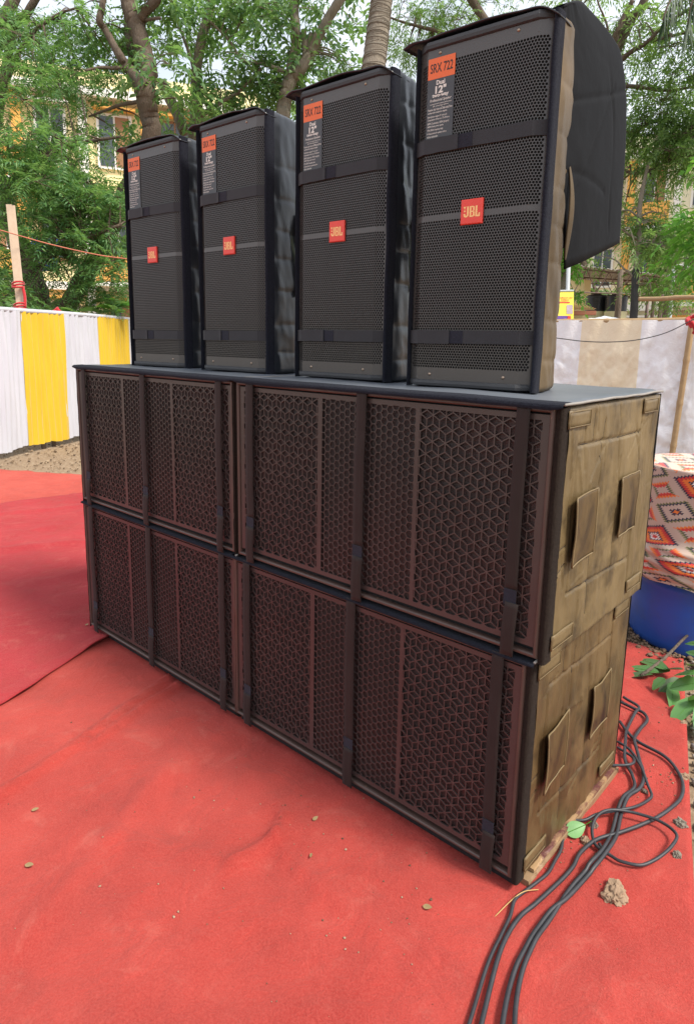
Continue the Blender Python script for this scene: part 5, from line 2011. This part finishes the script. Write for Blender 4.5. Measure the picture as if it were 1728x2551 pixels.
for k in range(14):
    a = k * 2.4
    r_ = np.random.default_rng(k)
    d0 = np.array((math.cos(a), math.sin(a), 0.5))
    pts = [head + d0 * s * 2.6 + np.array((0, 0, -1.7 * s * s)) for s in np.linspace(0, 1, 10)]
    base = np.concatenate([np.array(pts)] * 1)
    Q = []
    for i, p in enumerate(np.array(smooth_curve(pts, 4))):
        for sg in (-1, 1):
            sd_ = unit(np.cross(d0, (0, 0, 1.0))) * sg
            dd = unit(sd_ * 0.7 + d0 * 0.3 + np.array((0, 0, -0.6)))
            w = np.array((0, 0, 0.014))
            ln = 0.55
            Q.append([p, p + dd * ln * 0.4 - w, p + dd * ln, p + dd * ln * 0.4 + w])
    V = np.array(Q).reshape(-1, 3)
    o = link('frond', np_mesh('frond', V, np.arange(len(V)).reshape(-1, 4), M['leaf_palm']), pr)
    o.matrix_parent_inverse = inv
tag(pr, 'grey ringed palm trunk rising between the third and nearest towers', 'tree')
# dark hanging palm leaf in the top right corner
pr2 = empty('palm_tree', tuple(P(1850, 300, 8.0) * np.array((1, 1, 0))))
inv = Matrix.Translation(-pr2.location)
c = [P(1850, 830, 8), P(1850, 300, 8.0), P(1840, 0, 8.0), P(1835, -150, 8.0)]
o = MB().tube(smooth_curve(c, 6), 0.13, 10).build('trunk', M['bark_grey'], pr2, True)
o.matrix_parent_inverse = inv
for j, pts in enumerate(([(1835, -150), (1790, -110), (1730, -60), (1670, 0), (1650, 50)], [(1835, -150), (1800, -120), (1760, -60), (1725, 0), (1712, 60)], [(1835, -150), (1870, -120), (1900, -50), (1920, 60)], [(1835, -150), (1780, -170), (1700, -150), (1600, -90)])):
    line = smooth_curve([P(u, v, 7.9 - 0.15 * j) for u, v in pts], 9)
    Q = []
    for p in line:
        for sg in (-1, 1):
            dd = unit(RT * sg * 0.16 - UP * 1.0 + FW * rng.uniform(-0.25, 0.25))
            ln = rng.uniform(0.3, 0.5)
            w = RT * 0.011
            Q.append([p, p + dd * ln * 0.4 - w, p + dd * ln, p + dd * ln * 0.4 + w])
    V = np.array(Q).reshape(-1, 3)
    o = link('frond', np_mesh('frond', V, np.arange(len(V)).reshape(-1, 4), M['leaf_palm']), pr2)
    o.matrix_parent_inverse = inv
    o = MB().tube(line, 0.012, 5).build('leaf_stalk', M['bark'], pr2)
    o.matrix_parent_inverse = inv
tag(pr2, 'dark palm with drooping fronds in the upper right corner', 'tree')
# light feathery canopy behind the nearest tower
tree('light feathery tree filling the sky behind the nearest tower', 'neem',
     [[(1300, 500, 12.5, 0.13), (1290, 300, 12.4, 0.12), (1260, 150, 12.2, 0.10), (1200, 40, 12.0, 0.08), (1120, -80, 11.8, 0.05)],
      [(1290, 280, 12.4, 0.07), (1400, 120, 12.1, 0.06), (1440, 10, 12, 0.05), (1460, -90, 12, 0.04)],
      [(1262, 150, 12.2, 0.06), (1130, 90, 12.0, 0.04), (1020, 60, 11.9, 0.025), (960, 40, 11.8, 0.015)]],
     [(1020, 60, 12.0, 90, 80, 0.9, 26, 22), (1120, 10, 12.0, 110, 60, 0.9, 26, 22), (1000, 140, 12.4, 60, 50, 0.7, 12, 20), (1260, -20, 12.0, 130, 50, 0.9, 14, 20), (1480, 20, 12, 60, 60, 0.8, 10, 16)], 5)
# right hand tree with many branches
tree('spreading small leaved tree filling the upper right behind the black flap', 'neem',
     [[(1310, 560, 9.8, 0.12), (1400, 330, 9.6, 0.11), (1500, 180, 9.4, 0.10), (1545, 95, 9.3, 0.085), (1569, 50, 9.2, 0.075), (1593, 22, 9.1, 0.06), (1612, -20, 9.0, 0.05)],
      [(1525, 150, 9.4, 0.06), (1530, 100, 9.2, 0.05), (1552, 45, 9.1, 0.04), (1575, 0, 9.0, 0.03)],
      [(1520, 170, 9.4, 0.05), (1570, 130, 9.1, 0.035), (1613, 104, 8.9, 0.03), (1640, 75, 8.8, 0.026), (1670, 52, 8.7, 0.024), (1728, 14, 8.6, 0.02), (1770, -20, 8.5, 0.015)],
      [(1613, 104, 8.9, 0.026), (1660, 92, 8.8, 0.022), (1728, 76, 8.7, 0.018), (1790, 60, 8.6, 0.012)],
      [(1470, 240, 9.6, 0.04), (1560, 215, 9.2, 0.03), (1650, 225, 9.0, 0.022), (1740, 215, 8.8, 0.015)],
      [(1440, 290, 9.7, 0.05), (1560, 330, 9.4, 0.03), (1640, 300, 9.2, 0.022), (1740, 330, 9.0, 0.016)],
      [(1400, 340, 9.7, 0.04), (1570, 430, 9.4, 0.025), (1660, 400, 9.2, 0.02), (1750, 380, 9.0, 0.015)],
      [(1440, 280, 9.6, 0.03), (1460, 60, 9.4, 0.035), (1440, 10, 9.4, 0.03), (1432, -40, 9.4, 0.03)],
      [(1520, 120, 9.3, 0.02), (1510, 60, 9.2, 0.015), (1490, 10, 9.1, 0.012), (1480, -40, 9, 0.01)]],
     [(1640, 60, 9.0, 110, 70, 0.8, 30, 22), (1600, 190, 9.2, 70, 70, 0.7, 22, 24), (1690, 200, 9.0, 80, 80, 0.7, 30, 24), (1600, 300, 9.4, 80, 60, 0.6, 30, 24), (1700, 310, 9.2, 90, 70, 0.7, 40, 24),
      (1620, 400, 9.4, 100, 60, 0.6, 16, 18), (1700, 420, 9.2, 80, 70, 0.6, 24, 20), (1590, 500, 9.6, 60, 50, 0.6, 16, 16), (1500, 30, 9.4, 60, 50, 0.6, 8, 14)], 6)
# tarred thin trunk with its own small crown, right
tarred = tree('thin tree with a tar painted trunk behind the cloth screen', 'neem',
     [[(1576, 800, 9.0, 0.052), (1581, 689, 9.0, 0.048), (1584, 670, 9.0, 0.046)],
      [(1584, 672, 9.0, 0.046), (1588, 645, 9.0, 0.045), (1592, 594, 9.0, 0.04), (1590, 550, 9.0, 0.035), (1598, 480, 9.0, 0.03), (1615, 400, 9.0, 0.02)],
      [(1587, 650, 9.0, 0.02), (1600, 625, 9.0, 0.018), (1612, 612, 9.0, 0.014)],
      [(1582, 712, 9.0, 0.014), (1590, 700, 8.9, 0.013), (1604, 692, 8.9, 0.012), (1616, 700, 8.8, 0.01), (1620, 722, 8.8, 0.008)],
      [(1580, 700, 9.0, 0.016), (1566, 678, 9.0, 0.015), (1555, 672, 9.0, 0.012)],
      [(1592, 600, 9, 0.02), (1560, 580, 8.9, 0.014), (1535, 560, 8.8, 0.01)],
      [(1592, 595, 9, 0.02), (1650, 610, 8.9, 0.014), (1700, 615, 8.8, 0.01), (1728, 622, 8.8, 0.008)]],
     [(1650, 600, 8.9, 90, 50, 0.5, 20, 18), (1560, 625, 8.9, 40, 14, 0.4, 4, 8), (1670, 690, 9.0, 50, 40, 0.5, 10, 12), (1700, 740, 9.2, 40, 30, 0.5, 8, 12), (1620, 540, 9.0, 90, 40, 0.5, 14, 16)], 7, 'bark_grey', spread=0.3, thin=0.55)
for ch in tarred.children:
    if ch.name.startswith('trunk'):
        ch.data.materials[0] = M['bark_tarred']
tree('bright green tree reaching in at the right edge above the crossbar', 'bright',
     [[(1830, 800, 6.6, 0.08), (1820, 600, 6.6, 0.07), (1790, 480, 6.6, 0.05), (1740, 400, 6.6, 0.03)],
      [(1815, 600, 6.6, 0.03), (1780, 590, 6.5, 0.02), (1745, 600, 6.5, 0.012)]],
     [(1790, 600, 6.5, 40, 90, 0.3, 40, 10), (1820, 520, 6.5, 50, 60, 0.5, 16, 12), (1840, 420, 6.6, 50, 80, 0.5, 20, 12)], 8, spread=0.25)
# weeping ashoka like tree behind the banner
tree('narrow weeping tree just behind the yellow banner', 'bright',
     [[(1400, 830, 10.5, 0.05), (1402, 700, 10.5, 0.04), (1405, 600, 10.5, 0.03), (1408, 520, 10.5, 0.02)]],
     [(1404, 690, 10.4, 26, 50, 0.25, 12, 14), (1404, 610, 10.4, 26, 50, 0.25, 12, 14), (1412, 540, 10.4, 20, 30, 0.2, 5, 12)], 9, 'bark_grey', spread=0.12)
# trees beyond the shed and between the buildings
for k, (u, v, d, du, dv, n_, lab) in enumerate(((1480, 735, 25, 60, 30, 26, 'bushy tree beyond the steel shed, behind the water tanks'), (1660, 690, 20, 70, 60, 26, 'small bushy tree in front of the cream building at the right'), (1450, 645, 26, 30, 12, 6, 'little treetop showing above the shed roof'),
                                                  (500, 340, 24, 120, 60, 20, 'far tree between the yellow building and the two left towers'), (860, 260, 26, 240, 60, 34, 'far row of treetops behind the third tower'), (-40, 690, 20, 60, 70, 20, 'far bushy tree at the left edge beyond the drape'))):
    tree(lab, 'far', [[(u, v + 60, d, 0.14), (u + 3, v, d, 0.1), (u - 4, v - dv, d, 0.05)]], [(u, v, d, du, dv, 1.2, n_, 16)], 20 + k)

# blue tarpaulin hung among the left tree's branches
mb = MB()
tp = [(75, 582), (150, 580), (158, 602), (150, 625), (140, 660), (88, 690), (85, 655), (60, 640)]
mb.grid(16, 14, lambda u, v: tuple(P(78 + 76 * u - 18 * v + 6 * math.sin(v * 9), 580 + 95 * v + 14 * math.sin(u * 3.1) * (1 - v), 12.2 + 0.25 * fbm(u * 3, v * 3, 1, 3))))
tag(solid(mb.build('tarpaulin', M['tarp_blue'], None, True), 0.01), 'crumpled blue tarpaulin hung among the branches at the left', 'tarpaulin')

# ------------------------------------------------------------------ buildings
def building(name, label, A, B, height, mat, floors, bays, depth=8.0, seed=0, balcony=()):
    """facade from A to B (ground points), seen side to the camera; windows are parts with frame, pane and sill"""
    A, B = np.array(A, float), np.array(B, float)
    W = float(np.linalg.norm((B - A)[:2]))
    ex = (B - A) / W
    ny = np.array((ex[1], -ex[0], 0.0))      # towards the camera
    root = empty(name, tuple(A))
    root.rotation_euler = (0, 0, math.atan2(ex[1], ex[0]))
    tag(root, label, 'building')
    r = random.Random(seed)
    fh = height / floors
    MB().box(0, W, 0.12, depth, -0.2, height).build('wall', M[mat], root)
    for f in range(floors + 1):
        MB().box(-0.15, W + 0.15, -0.22 if f < floors else -0.5, 0.12, f * fh - 0.12 if f else 0, f * fh + 0.14).build('floor_band', M['trim_white' if f % 2 else mat], root)
    MB().box(0, W, -0.02, 0.1, height + 0.14, height + 0.8).build('parapet', M[mat], root)
    bw = W / bays
    for b in range(bays + 1):
        x = min(max(b * bw, 0.14), W - 0.14)
        MB().box(x - 0.14, x + 0.14, -0.12, 0.118, 0.145, height - 0.13).build('pilaster', M['trim_white' if b % 2 else 'wall_orange'], root)
    for f in range(floors):
        for b in range(bays):
            ww = bw * r.uniform(0.38, 0.52)
            x0 = b * bw + (bw - ww) / 2
            z0 = f * fh + 0.95
            z1 = f * fh + fh - 0.55
            wn_ = MB().box(x0 - 0.09, x0 + ww + 0.09, 0.02, 0.119, z0 - 0.09, z1 + 0.09).build('window', M['trim_white' if (f + b) % 3 else 'shutter_brown'], root)
            MB().box(x0, x0 + ww / 2 - 0.03, 0.0, 0.018, z0, z1).build('pane', M['window_dark'], wn_)
            MB().box(x0 + ww / 2 + 0.03, x0 + ww, 0.0, 0.018, z0, z1).build('pane', M['window_dark' if r.random() < 0.7 else 'shutter_brown'], wn_)
            MB().box(x0 - 0.2, x0 + ww + 0.2, -0.35, 0.0, z1 + 0.15, z1 + 0.23).build('sunshade', M['wall_orange' if r.random() < 0.5 else 'trim_white'], wn_)
            if (f, b) in balcony:
                bl = MB().box(x0 - 0.4, x0 + ww + 0.4, -1.1, -0.23, f * fh + 0.0, f * fh + 0.14).build('balcony', M['trim_white'], root)
                MB().box(x0 - 0.4, x0 + ww + 0.4, -1.1, -1.04, f * fh + 0.141, f * fh + 1.0).build('balcony_front', M['wall_orange'], bl)
    return root


def gp(u, d):
    p = P(u, 860, d)
    return (p[0], p[1], 0.0)


building('apartment_block', 'yellow apartment block behind the trees at the left', gp(-260, 21), gp(650, 25), 9.2, 'wall_yellow', 3, 6, seed=1, balcony=((1, 1), (2, 1), (1, 3), (2, 4)))
building('apartment_block', 'cream apartment block with brown windows behind the shed at the right', gp(1330, 30), gp(2050, 24), 8.9, 'wall_cream', 3, 6, seed=2, balcony=((1, 3), (2, 2), (2, 4)))
# low pale wall in front of the tanks
a, b = P(1380, 800, 14.5), P(1760, 790, 14.0)
w_ = MB()
w_.obox((a[0], a[1], -0.1), (b - a) * np.array((1, 1, 0)), unit(np.array((FW[0], FW[1], 0))) * 0.25, (0, 0, 1.98))
tag(w_.build('compound_wall', M['plaster_olive']), 'low pale yellow wall under the black water tanks', 'wall')
# steel shed
sh = empty('steel_shed', gp(1500, 17))
inv = Matrix.Translation(-sh.location)
c00, c10, c11, c01 = P(1405, 658, 14.0), P(1680, 688, 14.5), P(1640, 706, 19.0), P(1405, 700, 19.5)
def sp_(u, v):
    return c00 * (1 - u) * (1 - v) + c10 * u * (1 - v) + c11 * u * v + c01 * (1 - u) * v
zf = c00[2]
roof = MB()
roof.grid(60, 2, lambda u, v: tuple(sp_(u, v) + np.array((0, 0, 0.02 * math.sin(u * 220)))))
o = solid(roof.build('roof_sheet', M['roof_sheet'], sh), 0.01)
o.matrix_parent_inverse = inv
for v in (0.02, 0.5, 0.98):
    top = [sp_(u, v) - np.array((0, 0, 0.06)) for u in np.linspace(0, 1, 11)]
    zb = min(p[2] for p in top) - 0.35
    bot = [np.array((p[0], p[1], zb)) for p in top]
    o = MB().tube(top, 0.016, 4).build('top_chord', M['steel_brown'], sh)
    o.matrix_parent_inverse = inv
    o = MB().tube(bot, 0.014, 4).build('bottom_chord', M['steel_brown'], sh)
    o.matrix_parent_inverse = inv
    for i in range(10):
        o = MB().tube([bot[i], top[i + 1]] if i % 2 else [top[i], bot[i + 1]], 0.010, 4).build('truss_web', M['steel_brown'], sh)
        o.matrix_parent_inverse = inv
    for i in (1, 5, 9):
        p = bot[i]
        o = MB().tube([(p[0], p[1], -0.1), tuple(p)], 0.045, 6).build('post', M['steel_brown'], sh)
        o.matrix_parent_inverse = inv
for u in np.linspace(0.03, 0.97, 7):
    o = MB().tube([sp_(u, v) - np.array((0, 0, 0.04)) for v in np.linspace(0, 1, 4)], 0.013, 4).build('purlin', M['steel_brown'], sh)
    o.matrix_parent_inverse = inv
tag(sh, 'open shed with grey sheet roof on brown steel trusses behind the screen', 'shed')
# water tanks
for k, (u, d, lab) in enumerate(((1483, 15.6, 'left one of two ribbed black water tanks on the low wall'), (1532, 15.2, 'right one of two ribbed black water tanks on the low wall'))):
    p = P(u, 775, d)
    prof = [(0.0, 0.0), (0.26, 0.0)]
    base = P(u, 776, d)[2]
    topz = P(u, 737, d)[2]
    h = topz - base
    R0 = 26 * d / FPX
    prof = [(0.02, 0), (R0, 0)]
    for i in range(7):
        z = h * (i + 0.5) / 8
        prof += [(R0, z), (R0 * 0.97, z + h * 0.03), (R0 * 0.97, z + h * 0.05), (R0, z + h * 0.08)]
    prof += [(R0, h * 0.93), (R0 * 0.85, h * 1.02), (R0 * 0.4, h * 1.06), (R0 * 0.38, h * 1.12), (0.01, h * 1.12)]
    tk = empty('water_tank', (p[0], p[1], base))
    MB().lathe(prof, (0, 0, 0), 28).build('tank_body', M['tank_black'], tk, True)
    MB().lathe([(R0 * 0.3, h * 1.13), (R0 * 0.3, h * 1.16), (0.01, h * 1.17)], (0, 0, 0), 16).build('lid', M['tank_black'], tk, True)
    st_ = MB().lathe([(0.01, 0.0), (R0 * 1.02, 0.0), (R0 * 1.02, -base), (0.01, -base)], (0, 0, -0.002), 20).build('plinth', M['plaster_olive'], tk)
    tag(tk, lab, 'water tank', 'black water tanks beyond the screen')
# small hut roof
ht = empty('small_hut', gp(1425, 11.5))
inv = Matrix.Translation(-ht.location)
r0, r1, r2, r3 = P(1395, 774, 10.8), P(1484, 774, 10.8), P(1440, 757, 13.0), P(1395, 757, 13.0)
for j in range(9):
    def f(u, v, j=j):
        q0 = r0 * (1 - u) + r1 * u
        q1 = r3 * (1 - u) + r2 * u
        t_ = (j + v) / 9
        p = q0 * (1 - t_) + q1 * t_
        return (p[0], p[1], p[2] + 0.04 * (1 - v))
    o = MB().grid(6, 1, f).build('roof_tile_course', M['roof_tile'], ht)
    o.matrix_parent_inverse = inv
mb = MB()
mb.obox(P(1395, 784, 10.79), (r1 - r0), FW * 0.05, r0 - P(1395, 784, 10.8))
o = mb.build('fascia', M['fascia_red'], ht)
o.matrix_parent_inverse = inv
mb = MB()
mb.obox(tuple(P(1390, 790, 11.2) * np.array((1, 1, 0))), (P(1450, 790, 11.2) - P(1390, 790, 11.2)) * np.array((1, 1, 0)), unit(np.array((FW[0], FW[1], 0))) * 1.5, (0, 0, P(1395, 784, 11.2)[2]))
o = mb.build('wall', M['plaster_olive'], ht)
o.matrix_parent_inverse = inv
tag(ht, 'small hut with tan tiled roof and red fascia behind the banner', 'hut')
# tall yellow pillar by the hut
p = P(1436, 780, 16.5)
w_ = MB().box(-0.22, 0.22, -0.2, 0.2, -0.1, P(1436, 700, 16.5)[2]).build('gate_pillar', M['wall_yellow'])
w_.location = (p[0], p[1], 0)
tag(w_, 'tall yellow pillar beside the steel shed', 'pillar')
# banner on a stand
BD = 7.6
bn = empty('roll_up_banner', tuple(P(1408, 830, BD) * np.array((1, 1, 0))))
inv = Matrix.Translation(-bn.location)
def bq(u0, u1, v0, v1, off):
    """flat rectangle on the banner, photo columns/rows at the banner's distance"""
    c = [P(u, v, BD) for u, v in ((u0, v1), (u1, v1), (u1, v0), (u0, v0))]
    return MB().add([p - FW * off for p in c], [(0, 1, 2, 3)])
bz = P(1408, 725, BD)
mb = MB()
mb.obox(P(1376, 880, BD), P(1428, 880, BD) - P(1376, 880, BD), FW * 0.012, P(1376, 725, BD) - P(1376, 880, BD))
o = mb.build('printed_sheet', M['banner_yellow'], bn)
o.matrix_parent_inverse = inv
for (u0, u1, v0, v1, m) in ((1388, 1418, 752, 755, 'banner_red'), (1410, 1425, 760, 782, 'banner_photo'), (1380, 1420, 787, 797, 'banner_purple'), (1376, 1428, 797, 806, 'banner_red'), (1412, 1420, 788, 796, 'badge_red')):
    off = 0.004 if m != 'badge_red' else 0.008
    q_ = bq(u0, u1, v0, v1, off).build('printed_block', M[m], bn)
    q_.matrix_parent_inverse = inv


def banner_text(body, u0, u1, v0, v1, mat):
    me = text_mesh(body, mat, 0, 1, 0, 1, 0, 0.02).copy()
    co = np.zeros(len(me.vertices) * 3)
    me.vertices.foreach_get('co', co)
    co = co.reshape(-1, 3)
    a_, b_, d_ = P(u0, v1, BD), P(u1, v1, BD), P(u0, v0, BD)
    q = a_ + np.outer(co[:, 0], b_ - a_) + np.outer(co[:, 2], d_ - a_) - FW * 0.009
    me.vertices.foreach_set('co', q.ravel())
    me.update()
    o_ = link('lettering', me, bn)
    o_.matrix_parent_inverse = inv


banner_text('ADMISSION OPEN', 1391, 1425, 740, 744, 'banner_red')
banner_text('OPEN', 1396, 1414, 746, 750, 'banner_red')
o = MB().tube([P(1376, 725, BD), P(1428, 724, BD)], 0.012, 6).build('top_bar', M['steel_grey'], bn)
o.matrix_parent_inverse = inv
o = MB().tube([P(1408, 726, BD) + FW * 0.03, tuple((P(1408, 830, BD) + FW * 0.03) * np.array((1, 1, 0)))], 0.012, 6).build('stand', M['steel_grey'], bn)
o.matrix_parent_inverse = inv
tag(bn, 'yellow printed banner with red and purple bands behind the nearest tower', 'banner')
# lamp posts
for k, (u0, v0, u1, v1, d, lab) in enumerate(((1409, 830, 1416, 640, 8.6, 'thin grey metal pipe rising behind the banner'), (1664, 830, 1678, 663, 11.0, 'slender grey lamp post behind the crossbar'), (1610, 830, 1612, 745, 12.5, 'thin brown post between tarred trunk and lamp post'))):
    b_, t_ = P(u0, v0, d), P(u1, v1, d)
    mb = MB().tube([(b_[0], b_[1], -0.1), tuple(b_), tuple(t_)], 0.028 if k < 2 else 0.02, 8)
    if k == 1:
        mb.tube(smooth_curve([t_, t_ + UP * 0.02 + RT * 0.1, t_ + RT * 0.25 - UP * 0.02], 4), 0.015, 6)
    tag(mb.build('metal_post', M['steel_grey' if k < 2 else 'steel_brown'], None, True), lab, 'post')
# dark column with concrete look under the shed + spike finials
p = P(1542, 760, 13.2)
o = MB().tube([(p[0], p[1], -0.1), tuple(P(1540, 760, 13.2)), tuple(P(1545, 672, 13.2))], 0.055, 8).build('tree_stump', M['bark'], None, True)
tag(o, 'grey bare trunk standing under the shed roof', 'trunk')
# white and blue sheets heaped on a low roof just behind the screen
for k, (u0, u1, v, m, d, lab) in enumerate(((1452, 1560, 803, 'tarp_white', 6.6, 'white plastic sheet heaped just behind the bamboo rail'), (1540, 1640, 801, 'tarp_blue', 6.9, 'pale blue sheet folded beside the white one behind the rail'))):
    def f(u, v_, u0=u0, u1=u1, v=v, d=d, k=k):
        p = P(u0 + (u1 - u0) * u, v + 14, d + v_ * 1.4)
        hh = (0.115 if k == 0 else 0.075) * (math.sin(math.pi * u) ** 0.35) * (math.sin(math.pi * min(1, v_ * 0.9 + 0.08)) ** 0.4)
        return (p[0], p[1], 1.60 + hh + 0.02 * fbm(u * 5, v_ * 4, k, 2))
    o = solid(MB().grid(24, 10, f).build('plastic_sheet', M['tarp_white' if k == 0 else 'tarp_white'], None, True), 0.01)
    tag(o, lab, 'sheet')
    if k == 0:
        a_, b_ = P(1430, 817, 6.5), P(1660, 817, 6.5)
        bx = MB()
        bx.obox((a_[0], a_[1], -0.05), ((b_ - a_)[0], (b_ - a_)[1], 0), unit(np.array((FW[0], FW[1], 0))) * 1.9, (0, 0, 1.61))
        tag(bx.build('low_roof', M['plaster_olive']), 'low flat roofed store behind the screen carrying the sheets', 'shed')
